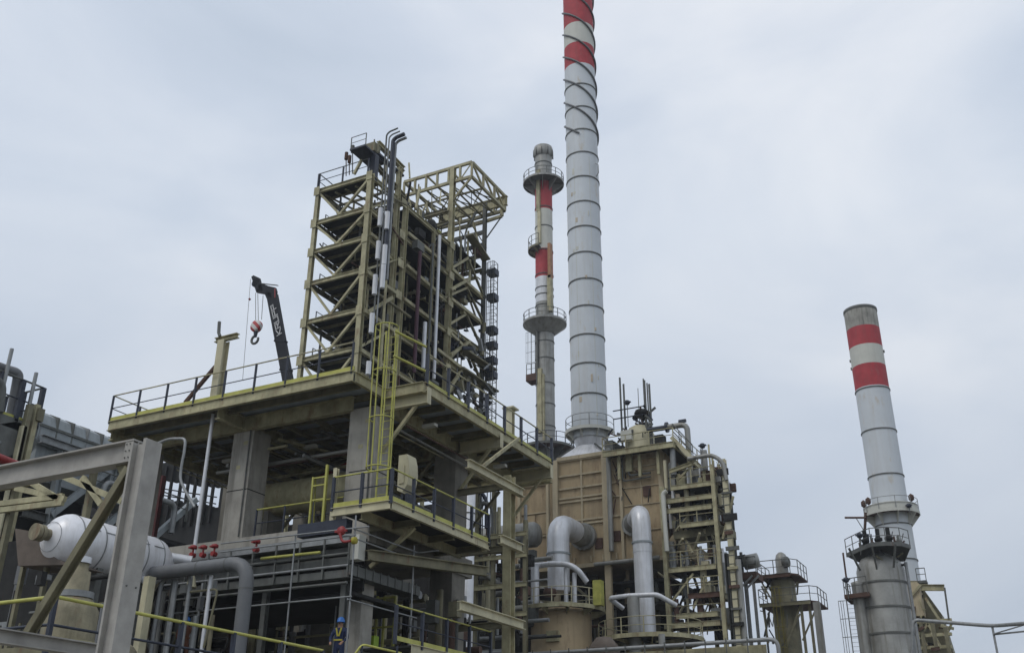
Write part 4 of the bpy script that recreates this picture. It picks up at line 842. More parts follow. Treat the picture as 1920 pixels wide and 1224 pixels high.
z0 = zf(247); zpitch = (zf(132)-zf(222))/2*3
for k in range(3):
    mb = MB(); pts = []; a0 = math.radians(-75+k*120)
    zs = z0+k*zpitch/3*0+[0, 0, 0][k]
    zz0 = z0 if k == 0 else z0+zpitch*0.0
    aa = a0; i = 0
    while True:
        z = zz0+zpitch*i/36; a = a0-2*math.pi*i/36
        if z > 91: break
        pts.append(V((SX+math.cos(a)*(SR+.1), SY+math.sin(a)*(SR+.1), z))); i += 1
    mb.path(pts, .09, 6); mb.build('spiral_strake', PIPEG, t)
for a_ in (205, 262, 318):
    a = math.radians(a_); MB().bar((SX+math.cos(a)*(SR+.004), SY+math.sin(a)*(SR+.004), zf(815)), (SX+math.cos(a)*(SR+.004), SY+math.sin(a)*(SR+.004), zf(290)), .03, .02).build('plate_seam', WHITE2, t)
rnd = random.Random(31)
for i in range(16):
    a = math.radians(rnd.uniform(250, 330)); z = zf(rnd.uniform(300, 780)); h_ = rnd.uniform(.15, .7); MB().bar((SX+math.cos(a)*(SR-.01), SY+math.sin(a)*(SR-.01), z), (SX+math.cos(a)*(SR-.01), SY+math.sin(a)*(SR-.01), z-h_), rnd.uniform(.1, .3), .05).build('repair_patch', WHITE2 if i % 3 else mat('old_patch_primer', (.50, .43, .33), .2, 4, .7), t)
zp = zf(803)
ringplat(t, (SX, SY, zp), 2.05, SR, GALV, WHITE2, GALV, a0=-200, a1=20, brackets=5, drop=.7)
MB().lathe([(1.0, zp-2.2), (1.25, zp-.9), (SR+.0, zp-.1), (SR, zp+.3)], (SX, SY, 0), UP, 40).build('cone_neck', CLAD, t)
mb = MB(); mb.path([(SX+SR+.05, SY-.5, zf(300)), (SX+SR+.35, SY-.6, zf(305)), (SX+SR+.35, SY-.6, zf(320)), (SX+SR+.05, SY-.5, zf(325))], .05, 6); mb.build('lifting_lug', GALV, t)
# small stack with platforms
QX, QY, QR = AY(1021, 560, 105).x, 105, 1.15
t, zf = stack('banded_stack', 'slim chimney with red and white bands and round railed platforms left of the tallest one', (QX, QY, GZ), QR,
    [(283, 334, CLADD), (334, 388, RED), (388, 463, WHITE2), (463, 515, RED), (515, 562, CLAD), (562, 900, CLADD), (900, (GZ,), CLADD)], [300, 384, 420, 465, 510, 535, 548, 568, 636, 668, 715, 754, 796], QY, 1021, n=36)
zt = zf(283); MB().lathe([(QR, zt-.3), (QR+.15, zt-.2), (QR+.25, zt+.6), (QR+.12, zt+1.3), (QR-.1, zt+1.3), (QR-.12, zt)], (QX, QY, 0), UP, 36).build('cap', CLADD, t)
mb = MB()
for i in range(10): a = i*.628; mb.bar((QX+math.cos(a)*(QR+.2), QY+math.sin(a)*(QR+.2), zt-.3), (QX+math.cos(a)*(QR+.2), QY+math.sin(a)*(QR+.2), zt+.8), .1, .1)
mb.build('cap_ribs', DARK, t)
for py, R_, a0, a1 in ((336, 2.75, 0, 360), (601, 2.75, 0, 360)):
    if py > 400: MB().lathe([(QR+.1, zf(py)-1.4), (R_, zf(py)-.1)], (QX, QY, 0), UP, 30, False).build('platform_skirt', CLADD, t)
    ringplat(t, (QX, QY, zf(py)), R_, QR, GALV_D, CLADD, GALV_D, a0, a1, 1.2, 8, 1.3, .08, .04, 1.5)
ringplat(t, (QX, QY, zf(462)), 2.1, QR, GALV_D, OLIVE_D, GALV_D, 150, 275, 1.6, 3, 1.1, .07, .04, .8)
ringplat(t, (QX+.2, QY, zf(838)), 3.2, QR, RUSTY, GALV_D, NAVY, 0, 360, 1.3, 8, 1.2, .09, .04, 1.6)
# side landing with ladder under the middle platform
a = AY(990, 718, QY-.5); b = AY(1008, 718, QY-.5)
MB().box((a.x, QY-1.1, a.z), (b.x+.2, QY+.5, a.z+.9)).build('side_landing', RUSTY, t)
rail(t, [(a.x+.05, QY-1.0, a.z+.9), (b.x, QY-1.0, a.z+.9)], 1.4, .8, GALV_D, GALV_D, None, .04, .07)
ladder(t, (a.x+.75, QY-.5, a.z+.9), (a.x+.75, QY-.5, zf(612)), (1, 0, 0), .5, (-1, 0, 0), GALV, 'ladder', .035, .5, 1.2, 1.8)
for j, (px, y0, y1_, w_, m_) in enumerate(((1008, 317, 395, .5, OLIVE), (1010, 395, 455, .4, CREAM), (1029, 455, 520, .4, ORANGE), (1029, 515, 582, .5, OLIVE), (1011, 690, 810, .6, OLIVE), (1006, 600, 720, .2, GALV_D), (1018, 700, 835, .18, OLIVE))):
    a, b = AY(px, y0, QY-QR-.35), AY(px, y1_, QY-QR-.35); xm = (a.x+b.x)/2
    MB().box((xm-w_/2, QY-QR-.3, b.z), (xm+w_/2, QY-QR+.35, a.z)).build('cable_duct', m_, t)
# right stack
PX, PY, PR = AY(1640, 760, 100).x, 100, 1.62
t, zf = stack('right_stack', 'squat looking white chimney with two red bands and a sooty lip, alone on the right', (PX, PY, GZ), PR,
    [(567, 604, SOOT), (604, 640, RED), (640, 677, WHITE2), (677, 720, RED), (720, 1224, WHITE), (1224, (GZ,), CLADD)], [723, 803, 889, 983, 1050], PY, 1640)
zt = zf(567); MB().lathe([(PR, zt-.2), (PR+.05, zt-.15), (PR+.05, zt+.12), (PR-.08, zt+.12), (PR-.1, zt-2)], (PX, PY, 0), UP, 48).build('lip', GALV_D, t)
ringplat(t, (PX, PY, zf(962)), 2.5, PR, RUSTY, WHITE2, GALV, 0, 360, 1.2, 8, 1.5, .06, .03, 1.2)
MB().lathe([(PR, zf(958)), (2.4, zf(958)), (2.4, zf(946)), (PR, zf(942))], (PX, PY, 0), UP, 40, False).build('fascia_ring', WHITE2, t)
for a_ in (200, 225, 330): 
    a = math.radians(a_); p = V((PX+math.cos(a)*2.4, PY+math.sin(a)*2.4, zf(958))); MB().lathe([(0, .6), (.25, .8), (.25, 1.2), (0, 1.4)], p, UP, 8).build('instrument', RUSTY, t)
for (dx, z_) in ((-1, zf(660)), (1, zf(652)), (-1, zf(675))): MB().box((PX+dx*PR-.12, PY-.1, z_), (PX+dx*PR+.12, PY+.1, z_+.25)).build('lightning_lug', GALV_D, t)
a = AY(1620, 1020, 99.0); b = AY(1625, 972, 98.5)
t = thing('davit_arm', (b.x, 98.5, a.z), 'rusty davit crane arm pointing left in front of the right chimney', 'davit')
MB().tube(a, b+UP*.6, .13, 8).build('mast', RUSTY, t); MB().tube(AY(1584, 970, 98.5), b+UP*.1, .1, 8).build('arm', RUSTY, t); MB().tube(AY(1606, 972, 98.5), AY(1622, 998, 98.7), .04, 5).build('stay', GALV_D, t)
# ------------------------------------------------------------------ stained vessel in front of the right stack
VX, VY, VR = AY(1658, 1120, 82).x, 82, 1.76
zg = lambda py, o_=0: AY(1658, py, VY-VR-o_).z
t = thing('stained_column_vessel', (VX, VY, GZ), 'stained grey column vessel with a wide dark top platform in front of the right chimney', 'column vessel')
MB().lathe([(VR, GZ), (VR, zg(1062)), (VR*.93, zg(1050)), (VR*.75, zg(1038)), (VR*.4, zg(1030)), (.01, zg(1027))], (VX, VY, 0), UP, 44).build('shell', CLADD, t)
for py in (1087, 1135, 1185, 1235): z = zg(py); MB().lathe([(VR, z-.07), (VR+.06, z-.07), (VR+.06, z+.07), (VR, z+.07)], (VX, VY, 0), UP, 44, False).build('seam_ring', GALV_D, t)
z = zg(1024); 
O = [AZ(1582, 1040, z), AZ(1640, 1020, z), AZ(1706, 1024, z)]
z = AY(1650, 1021, VY-2.5).z
pl = [AZ(x, y, z) for x, y in ((1588, 1043), (1614, 1031), (1634, 1023), (1662, 1021), (1690, 1022), (1707, 1027), (1697, 1052), (1615, 1056))]
MB().prism(pl, (0, 0, .14)).build('top_platform', GRATE, t)
mb = MB()
for a, b in zip(pl[:6], pl[1:6]): mb.bar(a+UP*.1, b+UP*.1, .1, .3)
mb.build('platform_edge', GALV_D, t)
for i in range(34):
    p = pl[1].lerp(pl[4], rnd.uniform(-.1, 1.05))+V((0, rnd.uniform(.2, 1.6), .2)); MB().bar(p, p+V((rnd.uniform(-.4, .4), 0, rnd.uniform(.2, 1.3))), rnd.uniform(.05, .18)).build('fitting', rnd.choice([DARK, NAVY, RUSTY, GALV_D]), t)
for i in range(14):
    p = pl[2].lerp(pl[4], rnd.uniform(0, 1))+V((0, rnd.uniform(.6, 2.0), -rnd.uniform(.2, 1.4))); MB().bar(p, p+V((rnd.uniform(-.6, .6), 0, rnd.uniform(-.4, .4))), rnd.uniform(.05, .2)).build('fitting', rnd.choice([DARK, GALV_D, OLIVE_D]), t)
rail(t, [p+UP*.14 for p in pl[:6]], 1.2, 1.1, GALV_D, GALV_D, None, .035, .06)
for dx in (-.6, .35, 1.1): MB().tube((VX+dx, VY-1.2, z+.1), (VX+dx, VY-1.2, z+1.5), .16, 8).build('nozzle', DARK, t); MB().lathe([(0, .5), (.3, .6), (.3, .8), (0, .9)], (VX+dx, VY-1.2, z), UP, 10).build('flange', DARK, t)
a_ = AY(1588, 1000, VY-2); 
for px, y0, y1_ in ((1614, 1040, 1000),): MB().tube(AY(px, y0, VY-2.5), AY(px, y1_, VY-2.5), .03, 5).build('lamp_pole', GALV_D, t)
for dx, zz in ((-2.4, zg(1060)),): MB().bar((VX+dx, VY-1.0, zz-.8), (VX+dx, VY-1.0, z), .12).build('hanger', RUSTY, t)
for a0_ in (-1.2, 0, 1.2): MB().bar((VX+a0_, VY-VR+.05, z-1.6), (VX+a0_*1.4, VY-2.5, z-.02), .12).build('bracket', GALV_D, t)
z = zg(1120, -.8)
MB().prism([(VX-2.6, VY-1.8, z), (VX-.7, VY-2.3, z), (VX-1.0, VY+1, z), (VX-2.6, VY+1, z)], (0, 0, .3)).build('side_platform', RUSTY, t)
rail(t, [(VX-2.55, VY+.9, z+.3), (VX-2.55, VY-1.75, z+.3), (VX-.8, VY-2.25, z+.3)], 1.15, 1, GALV_D, GALV_D, None, .035, .06)
MB().tube((VX-1.65, VY-1.2, GZ), (VX-1.65, VY-1.2, zg(1090)), .42, 16).build('side_pipe', CLADD, t)
MB().lathe([(0, .35), (.45, .2), (.42, 0)], (VX-1.65, VY-1.2, zg(1090)), UP, 16).build('pipe_cap', CLADD, t)
ladder(t, (VX-2.35, VY-1.0, GZ+4), (VX-2.35, VY-1.0, z), (1, 0, 0), .5, (-1, 0, 0), GALV, 'ladder', .035, .42, 1.2, 1)
MB().tube((VX+1.95, VY-.4, GZ), (VX+1.95, VY-.4, zg(1050)), .12, 8).build('side_pipe', GALV, t)
# ------------------------------------------------------------------ far structure and pipe at the right edge
t = thing('far_olive_frame', (-6, 90, GZ), 'rusty olive frame with beams leaning behind the stained vessel at lower right', 'steel frame')
gy = 92
MB().prism([AY(1700, 1088, gy+1.6), AY(1720, 1088, gy+1.6), AY(1765, 1150, gy+1.6), AY(1790, 1230, gy+1.6), AY(1700, 1230, gy+1.6)], (0, 2, 0)).build('sloping_enclosure', OLIVE_D, t)
for i in range(24):
    px = rnd.uniform(1705, 1775); py = rnd.uniform(1110+max(0, px-1725)*1.1, 1215); p = AY(px, py, gy+rnd.uniform(-.3, 1.2)); MB().bar(p, p+V((rnd.uniform(-1, 1), 0, rnd.uniform(-1, 1.2))), rnd.uniform(.08, .25)).build('fitting', rnd.choice([OLIVE, OLIVE_D, CREAM, DARK, RUSTY]), t)
MB().box((AY(1703, 1150, gy).x, gy, AY(1703, 1155, gy).z), (AY(1732, 1150, gy).x, gy+1.5, AY(1722, 1090, gy).z)).build('casing', TAN2, t)
a, b = AY(1726, 1101, gy), AY(1771, 1101, gy); MB().ibeam(a, b, .3, .5, .04).build('beam', OLIVE, t); MB().bar(b, AY(1779, 1160, gy), .14).build('hanger', GALV_D, t)
for px in (1714, 1740, 1762, 1785): a, b = AY(px, 1250, gy), AY(px-6, 1150+(px-1714)*.35, gy); MB().bar((a.x, gy, GZ), (a.x, gy, b.z), .3).build('column', OLIVE_D, t)
for py in (1166, 1192, 1215): a, b = AY(1708, py, gy), AY(1786, py+4, gy); MB().bar((a.x, gy+.1, a.z), (b.x, gy+.1, a.z), .25).build('beam', OLIVE, t)
for (x0, y0, x1_, y1_) in ((1712, 1215, 1740, 1168), (1740, 1168, 1765, 1215), (1735, 1120, 1780, 1190), (1712, 1168, 1738, 1210)): MB().bar(AY(x0, y0, gy), AY(x1_, y1_, gy), .2).build('brace', OLIVE, t)
MB().box((AY(1712, 1200, gy+2).x, gy+2, GZ), (AY(1772, 1200, gy+2).x, gy+5, AY(1772, 1180, gy+2).z)).build('enclosure', OLIVE_D, t)
a = AY(1720, 1088, gy); b = AY(1737, 1088, gy); MB().box((a.x, gy, a.z-.2), (b.x, gy+1, a.z)).build('landing', GALV_D, t); rail(t, [(a.x, gy, a.z), (b.x, gy, a.z)], 1.0, .5, GALV_D, GALV_D, None, .04, .06)
t = thing('right_pipe_bridge', (AY(1860, 1171, 75).x, 75, GZ), 'silver pipe running to the right edge on a thin portal support', 'pipe')
MB().path([AY(1708, 1300, 75), AY(1712, 1161, 75), AY(1850, 1172, 75), AY(1870, 1172, 75), AY(1960, 1165, 70)], .12, 10, .4).build('pipe_run', GALV, t)
a, b = AY(1860, 1172, 75), AY(1872, 1230, 75); MB().bar((b.x, 75.1, GZ), a+V((0, .1, -.1)), .14).build('leg', GALV, t); MB().bar(a+V((0, .1, -.55)), AY(1930, 1182, 74), .1).build('tie', GALV, t); MB().bar(AY(1862, 1188, 75), AY(1930, 1168, 74), .07).build('tie', GALV, t)
# ================================================================== TAN HEATER
rnd_h = random.Random(4); HY = 72; zt_, zb_ = 24.95, 16.55
t = thing('tan_heater', (-31, HY, GZ), 'tan steel furnace casing with stiffener ribs beneath the tallest chimney', 'furnace')
MB().box((-33.25, HY, zb_), (-24.3, HY+7, zt_)).build('casing', TAN, t)
MB().box((-37.3, HY+.35, zb_), (-33.25, HY+7, 23.7)).build('side_casing', TAN, t)
MB().box((-35.2, HY+3, 23.7), (-33.6, HY+6, 25.2)).build('vent_box', TAN2, t)
for x, w_ in ((-33.35, .45), (-29.05, .5), (-24.45, .4), (-27.75, .22), (-36.6, .25), (-34.05, .22)):
    MB().ibeam((x, HY-.16, GZ if w_ > .3 else zb_), (x, HY-.16, zt_+.1 if x > -34 else 23.7), w_, .3, .04, V((0, 1, 0))).build('stiffener_column', TAN2, t)
for z in (24.85, 23.6, 22.55, 21.75, 21.45, 19.9, 19.6):
    MB().box((-33.12, HY-.16, z), (-29.31, HY-.001, z+.14)).build('rib', TAN2, t)
    if z in (22.55, 21.45, 19.9): MB().box((-28.79, HY-.14, z), (-27.87, HY-.001, z+.12)).build('rib', TAN2, t)
for z in (23.3, 21.0, 19.1): MB().box((-37.2, HY+.2, z), (-34.17, HY+.349, z+.1)).build('rib', TAN2, t)
MB().box((-31.2, HY-.15, 19.75), (-31.05, HY-.002, 24.8)).build('rib', TAN2, t)
for (x0, z0, x1_, z1) in ((-36.3, 20.0, -35.4, 20.9), (-35.1, 19.3, -34.3, 20.9)): MB().box((x0, HY+.25, z0), (x1_, HY+.345, z1)).build('inspection_door', TAN, t)
MB().box((-37.3, HY-.2, zb_-.3), (-24.2, HY+7, zb_-.003)).build('base_ledge', TAN2, t)
MB().box((-33.2, HY-.25, zt_), (-28.8, HY-.003, zt_+.3)).build('roof_fascia', TAN2, t)
for z in (24.2, 22.0, 20.6, 18.6): MB().box((-27.6, HY-.09, z), (-24.7, HY-.0015, z+.07)).build('rib', TAN2, t)
for x in (-32.2, -30.3, -26.2): MB().box((x, HY-.07, 17.0), (x+.08, HY-.0012, 24.7 if x > -27 else 19.5)).build('rib', TAN2, t)
for (x0, z0) in ((-32.9, 17.3), (-30.1, 17.6), (-26.0, 21.2), (-28.6, 18.0)): MB().box((x0, HY-.12, z0), (x0+.6, HY-.0018, z0+.8)).build('burner_door', RUSTY, t)
for x in (-33.0, -31.9, -30.5, -29.5, -28.4, -27.1, -25.6): MB().box((x, HY-.22, 16.62), (x+.12, HY-.003, 17.1)).build('bracket', TAN2, t)
for i in range(14):
    x = -28.6+rnd_h.uniform(0, 4); z = rnd_h.uniform(21, 24.6); MB().tube((x, HY-.3, z), (x+rnd_h.uniform(-.6, .8), HY-.3, z-rnd_h.uniform(.1, 1.6)), .05, 6).build('small_bore_pipe', rnd_h.choice([GALV_D, RUSTY, DARK, OLIVE]), t)
# transition hood to the stack
hz0, hz1 = zt_+.0, AY(1100, 832, SY-1.4).z
n = 24; mb = MB(); top_ = [(SX+math.cos(6.28318*i/n)*SR*.9, SY+math.sin(6.28318*i/n)*SR*.9, hz1) for i in range(n)]
def sq(i):
    a = 6.28318*i/n; c, s = math.cos(a), math.sin(a); k = 1/max(abs(c), abs(s)); return (SX+c*k*2.6+(-.0), SY+s*k*2.4, hz0)
mb.add([sq(i) for i in range(n)]+top_, [(i, (i+1) % n, n+(i+1) % n, n+i) for i in range(n)]); mb.build('transition_hood', CLAD, t)
for sx_ in (-1, 1): MB().bar((SX+sx_*2.6, SY-2.42, hz0+.05), (SX+sx_*.9, SY-1.2, hz1), .12).build('hood_rib', GALV_D, t)
# right part of the casing, pipes on it
for (x0, z0, x1_, z1) in ((-27.6, 23.2, -25.0, 23.3), (-28.5, 23.6, -24.6, 23.68)): MB().box((x0, HY-.1, z0), (x1_, HY-.002, z1)).build('rib', TAN2, t)
MB().path([(-28.6, HY-.5, 25.3), (-28.6, HY-.5, 17.2)], .2, 10).build('downpipe', CLADD, t)
MB().path([(-27.0, HY-.4, 24.8), (-27.0, HY-.4, 22.9), (-25.2, HY-.4, 22.9)], .09, 8, .3).build('conduit', GALV_D, t)
MB().path([(-27.5, HY-.4, 24.6), (-27.5, HY-.4, 22.5), (-25.2, HY-.4, 22.6)], .07, 8, .3).build('conduit', GALV_D, t)
MB().box((-27.2, HY-.5, 23.2), (-26.7, HY-.1, 25)).build('door_frame', OLIVE, t)
# understructure
for z in (GZ+6, 13.2, 14.9): MB().box((-37, HY+.5, z), (-24.4, HY+7, z+.2)).build('burner_floor', DARK, t)
for x in (-36.6, -31.5, -26.5): MB().ibeam((x, HY+3, GZ), (x, HY+3, zb_-.3), .35, .35, .03, V((0, 1, 0))).build('column', OLIVE_D, t)
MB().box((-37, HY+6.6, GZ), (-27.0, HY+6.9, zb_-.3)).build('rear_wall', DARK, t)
MB().bar((-33.1, HY+.1, 15.9), (-29.2, HY+.1, 12.6), .18).build('brace', OLIVE_D, t)
MB().tube((-30, HY-.6, 16.3), (-24.8, HY-.6, 16.35), .16, 8).build('header_pipe', CLADD, t)
rnd = random.Random(5)
for i in range(48):
    x = rnd.uniform(-37, -24.6); y = rnd.uniform(HY+.6, HY+6); z = rnd.choice([GZ+6.2, 13.4, 11]); r = rnd.uniform(.06, .2); m_ = rnd.choice([OLIVE_D, GALV_D, RUSTY, CLADD, TAN2, DARK])
    if i % 3: MB().tube((x, y, z), (x, y, z+rnd.uniform(1.2, 3.2)), r, 8).build('burner_pipe', m_, t)
    else: MB().tube((x, y, z+1), (min(x+rnd.uniform(1, 5), -24.5), y, z+1), r, 8).build('burner_pipe', m_, t)
# ducts out of the casing
def bend(name, label, wall, px_top, py_top, bot, out, r=.82, wx=None):
    c = AY(wall[0], wall[1], HY); d = AY(px_top, py_top, HY-out)
    y = HY-out; t = thing(name, (d.x, y, bot), label, 'duct')
    cx_ = d.x if wx is None else AY(wx, wall[1], HY).x
    W_, E_ = V((cx_, HY+.1, c.z)), V((d.x, y, c.z)); M_ = W_.lerp(E_, .42)
    MB().path([M_, E_, (d.x, y, c.z-3)], r, 28, 1.5).build('elbow', CLAD, t); MB().tube(W_, M_, r*1.02, 28).build('wall_spool', CLADD, t)
    MB().tube((d.x, y, c.z-2.9), (d.x, y, bot), r*.97, 28).build('vertical_duct', CLAD, t)
    for z in (c.z-2.3,): MB().lathe([(r, z-.06), (r+.07, z-.06), (r+.07, z+.06), (r, z+.06)], (d.x, y, 0), UP, 28, False).build('clamp_ring', DUCTG, t)
    MB().lathe([(r+.01, 0), (r+.22, 0), (r+.22, .35), (r+.01, .35)], (W_.x+(E_.x-W_.x)*.1, HY-.5, c.z), (0, 1, 0), 28, False).build('wall_flange', CLADD, t); return d.x, y
cyx = AY(1050, 1165, 68.5)
dx1, dy1 = bend('left_elbow_duct', 'fat silver duct bending from the tan wall down onto the round tan vessel', (1108, 1006), 1046, 975, 13.6, 5.0, .82)
dx2, dy2 = bend('tall_elbow_duct', 'longer silver duct bending down at the right part of the tan wall', (1183, 985), 1201, 955, 10.2, 3.6, .68, 1186)
mb = MB(); mb.lathe([(.86, 13.5), (.9, 13.6), (.9, 14.0), (.86, 14.0)], (dx1, dy1, 0), UP, 24); 
t = thing('round_tan_vessel', (cyx.x, dy1, GZ), 'squat round tan vessel with an olive ring platform below the left duct', 'vessel')
zt = AY(1050, 1134, dy1-2).z; vx = dx1+.15; R_ = 2.15
MB().lathe([(R_, GZ), (R_, zt-.4), (R_*.9, zt), (0, zt+.1)], (vx, dy1, 0), UP, 44).build('shell', TAN, t)
MB().box((vx-.1, dy1-R_-.14, zt-2.4), (vx+.8, dy1-R_+.3, zt-1.7)).build('name_plate', OLIVE, t)
ringplat(t, (vx, dy1, zt-.1), 3.1, 2.1, GRATE, OLIVE, CREAM, 0, 360, 1.15, 10, 1.3, .06, .03, .5)
MB().box((vx+2.9, dy1-1.0, zt), (vx+3.5, dy1-.4, zt+1.7)).build('gate', YEL, t)
MB().lathe([(0, .5), (.42, .5), (.5, .75), (.42, 1.0), (0, 1.0)], (dx1-.1, dy1-1.3, zt+.3), UP, 12).build('red_fitting', RUSTY, t)
for dx, h_ in ((1.15, 2.6), (1.8, 2.2)): MB().tube((vx+dx, dy1-1.6, zt), (vx+dx, dy1-1.6, zt+h_), .16, 10).build('stub_pipe', CLAD, t)
t = thing('curved_silver_header', (dx1, dy1-1.6, zt), 'curved silver pipe wrapping round the left duct above the ring platform', 'pipe')
yq = dy1-1.9; MB().path([AY(976, 1064, yq), AY(1040, 1056, yq), AY(1068, 1058, yq), AY(1084, 1068, yq), AY(1100, 1090, yq+.6)], .2, 12, .6).build('pipe_run', CLAD, t)
t = thing('white_square_loop', (dx1-2, yq, GZ), 'white pipe dropping vertically then turning left beside the round tan vessel', 'pipe')
a, b = AY(1003, 1058, yq-.3), AY(1000, 1138, yq-.3); MB().path([(a.x, yq-.3, a.z), (a.x, yq-.3, b.z), AY(945, 1118, yq-.3)], .3, 14, .5).build('pipe_run', CLAD, t)
# right duct surroundings
t = thing('right_ring_platform', (dx2, dy2, GZ), 'olive round platform with pipes at the foot of the longer silver duct', 'platform')
z = AY(1213, 1195, dy2-2).z
ringplat(t, (dx2+.3, dy2, z), 3.6, .8, GRATE, OLIVE, OLIVE, 0, 360, 1.1, 8, 1.6, .06, .03, .5)
for x in (-2.6, 2.6): MB().ibeam((dx2+x, dy2, GZ), (dx2+x, dy2, z-.1), .3, .3, .03, V((0, 1, 0))).build('column', OLIVE_D, t)
MB().lathe([(1.7, GZ), (1.7, z-.8), (.9, z-.2)], (dx2, dy2, 0), UP, 28).build('vessel_shell', TAN, t)
t = thing('forked_silver_pipe', (dx2-1, dy2-2, GZ), 'horizontal silver pipe with sloping ends crossing in front of the longer duct', 'pipe')
yq = dy2-2.2; MB().path([AY(1168, 1140, yq+1), AY(1142, 1121, yq), AY(1180, 1116, yq), AY(1232, 1114, yq), AY(1268, 1134, yq+1)], .17, 10, .3).build('pipe_run', CLAD, t)
a = AY(1187, 1118, yq); MB().tube((a.x, yq, GZ), a, .42, 16).build('support_pipe', CLADD, t)
mb = MB(); 
t = thing('horizontal_left_duct', (-36, 66, 18), 'short fat dull grey duct entering from behind the olive column left of the tan furnace', 'duct')
a, b = AY(945, 1002, 68), AY(1003, 1008, 68); zc = (a.z+b.z)/2
MB().lathe([(.95, a.x-3), (.95, b.x), (.8, b.x+.25), (0, b.x+.35)], (0, 68, zc), (1, 0, 0), 28).build('shell', CLADD, t)
MB().ibeam((a.x-2, 68, GZ), (a.x-2, 68, zc-.9), .3, .3, .03, V((0, 1, 0))).build('leg', OLIVE_D, t)
# ================================================================== ROOF PLATFORM on the heater, pipes, vents
z = AY(1190, 838, 70.6).z
t = thing('heater_roof_platform', (-27, 70.6, z), 'olive railed platform jutting over the right half of the tan furnace roof', 'platform')
xa, xb = AY(1130, 847, 70.6).x, AY(1262, 820, 70.6).x
MB().box((xa+.1, 70.7, z-.12), (xb-.1, 78.5, z-.02)).build('platform_deck', GRATE, t)
MB().ibeam((xa, 70.6, z-.22), (xb, 70.6, z-.22), .15, .46, .03).build('edge_beam', OLIVE, t); MB().ibeam((xb, 70.7, z-.221), (xb, 78.5, z-.221), .15, .46, .03).build('edge_beam', OLIVE, t)
rail(t, [(xa, 74, z), (xa, 70.6, z), (xb, 70.6, z), (xb, 78.5, z)], 1.1, 1.8, OLIVE, OLIVE, None, .035, .07)
for x in (-27.6, -25.9, -24.4): MB().ibeam((x, 71.2, z-2.2), (x, 71.2, z-.45), .22, .22, .02, V((0, 1, 0))).build('post', OLIVE, t)
MB().box((-28.2, 72.5, 24.96), (-24.6, 77, z-.4)).build('dark_housing', DARK, t)
t = thing('roof_drum', (-27, 73.5, z), 'round white topped drum crowded with dark fittings on the furnace roof', 'drum')
c = AY(1200, 812, 73.5)
MB().lathe([(1.15, z-.1), (1.15, c.z-.2), (.9, c.z+.35), (.4, c.z+.65), (0, c.z+.7)], (c.x, 73.5, 0), UP, 24).build('shell', CREAM, t)
MB().box((c.x-1.1, 72.0, c.z-.9), (c.x-.2, 72.4, c.z-.1)).build('white_cover', WHITE2, t)
rnd = random.Random(3)
for i in range(50):
    hh = rnd.uniform(-.9, .7) if i % 3 else rnd.uniform(.7, 1.9); p = V((c.x+(rnd.uniform(-2.2, 1.5) if hh < .7 else rnd.uniform(-.3, .9)), 73.2+rnd.uniform(-1, .6), c.z+hh)); q_ = p+V((rnd.uniform(-.7, .7), rnd.uniform(-.4, .4), rnd.uniform(-.5, .6)))
    MB().bar(p, q_, rnd.uniform(.06, .22)).build('fitting', rnd.choice([DARK, GALV_D, NAVY, RUSTY]), t)
mb = MB(); mb.lathe([(0, -.2), (.5, -.2), (.6, 0), (.5, .2), (0, .2)], (c.x+.4, 73, c.z+1.5), UP, 14); mb.build('valve_head', DARK, t)
for y in (0, .7): MB().tube((c.x-1.9, 72.6, c.z+1.2+y), (c.x+.8, 72.6, c.z+1.2+y), .05, 6).build('rail', NAVY, t)
for x in (-2.5, -1.6, 1.7): MB().box((c.x+x, 72, z), (c.x+x+.7, 72.8, z+rnd.uniform(.6, 1.4))).build('equipment_box', rnd.choice([DARK, GALV_D]), t)
vents = ((1162, 708, .085), (1169, 720, .085), (1206, 710, .06), (1208, 713, .09), (1213, 718, .06), (1217, 720, .09), (1196, 728, .03))
for j, (px, py, r) in enumerate(vents):
    a = AY(px, py, 72.9); nm = ['leftmost and tallest of the vent poles', 'second vent pole from the left', 'third vent pole, thin, left side of the right cluster', 'thick vent pole, tallest of the right cluster', 'thin vent pole inside the right cluster', 'rightmost thick vent pole', 'thinnest faint vent pole between the two clusters'][j]
    tag(MB().tube((a.x, 72.9, z+.1), (a.x, 72.9, a.z), r, 8).solo('vent_pole', GALV_D, (a.x, 72.9, z+.1)), nm+' on the furnace roof', 'vent pole', 'vent poles on the furnace roof')
def ball(px, py, py2, yy, label):
    a, b = AY(px, py, yy), AY(px, py2, yy); t = thing('globe_lamp', (a.x, yy, b.z), label, 'lamp', 'dark globe lamps on thin poles'); MB().tube(b, (b.x, yy, a.z), .035, 6).build('pole', GALV_D, t)
    mb = MB(); mb.lathe([(0, -.22), (.16, -.18), (.26, 0), (.16, .16), (0, .2)], (b.x, yy, a.z), UP, 12); mb.box((b.x-.3, yy-.1, a.z-.02), (b.x+.3, yy+.1, a.z+.06)); mb.build('lamp_head', NAVY, t)
ball(1178, 754, 800, 72.5, 'small dark lamp on a thin pole between the vent poles on the furnace roof')
ball(1319, 835, 862, 72, 'dark ball-like lamp on a thin pole above the right access tower')
ball(1614, 1003, 1020, 79, 'small dark lamp over the top platform of the stained vessel')
ball(1591, 1086, 1122, 80, 'small dark lamp on a long pole left of the stained vessel')
ball(1707, 947, 965, 98, 'small dark lamp at the right edge of the right chimney platform')
t = thing('overhead_pipe', (-24, 72.2, z), 'dark then grey pipe leaving the roof drum to the right and bending straight down', 'pipe')
a, b, d = AY(1213, 793, 72.2), AY(1288, 795, 72.2), AY(1290, 850, 72.2)
MB().path([(a.x, 72.2, b.z), (AY(1252, 793, 72.2).x, 72.2, b.z)], .2, 12).build('dark_run', NAVY, t)
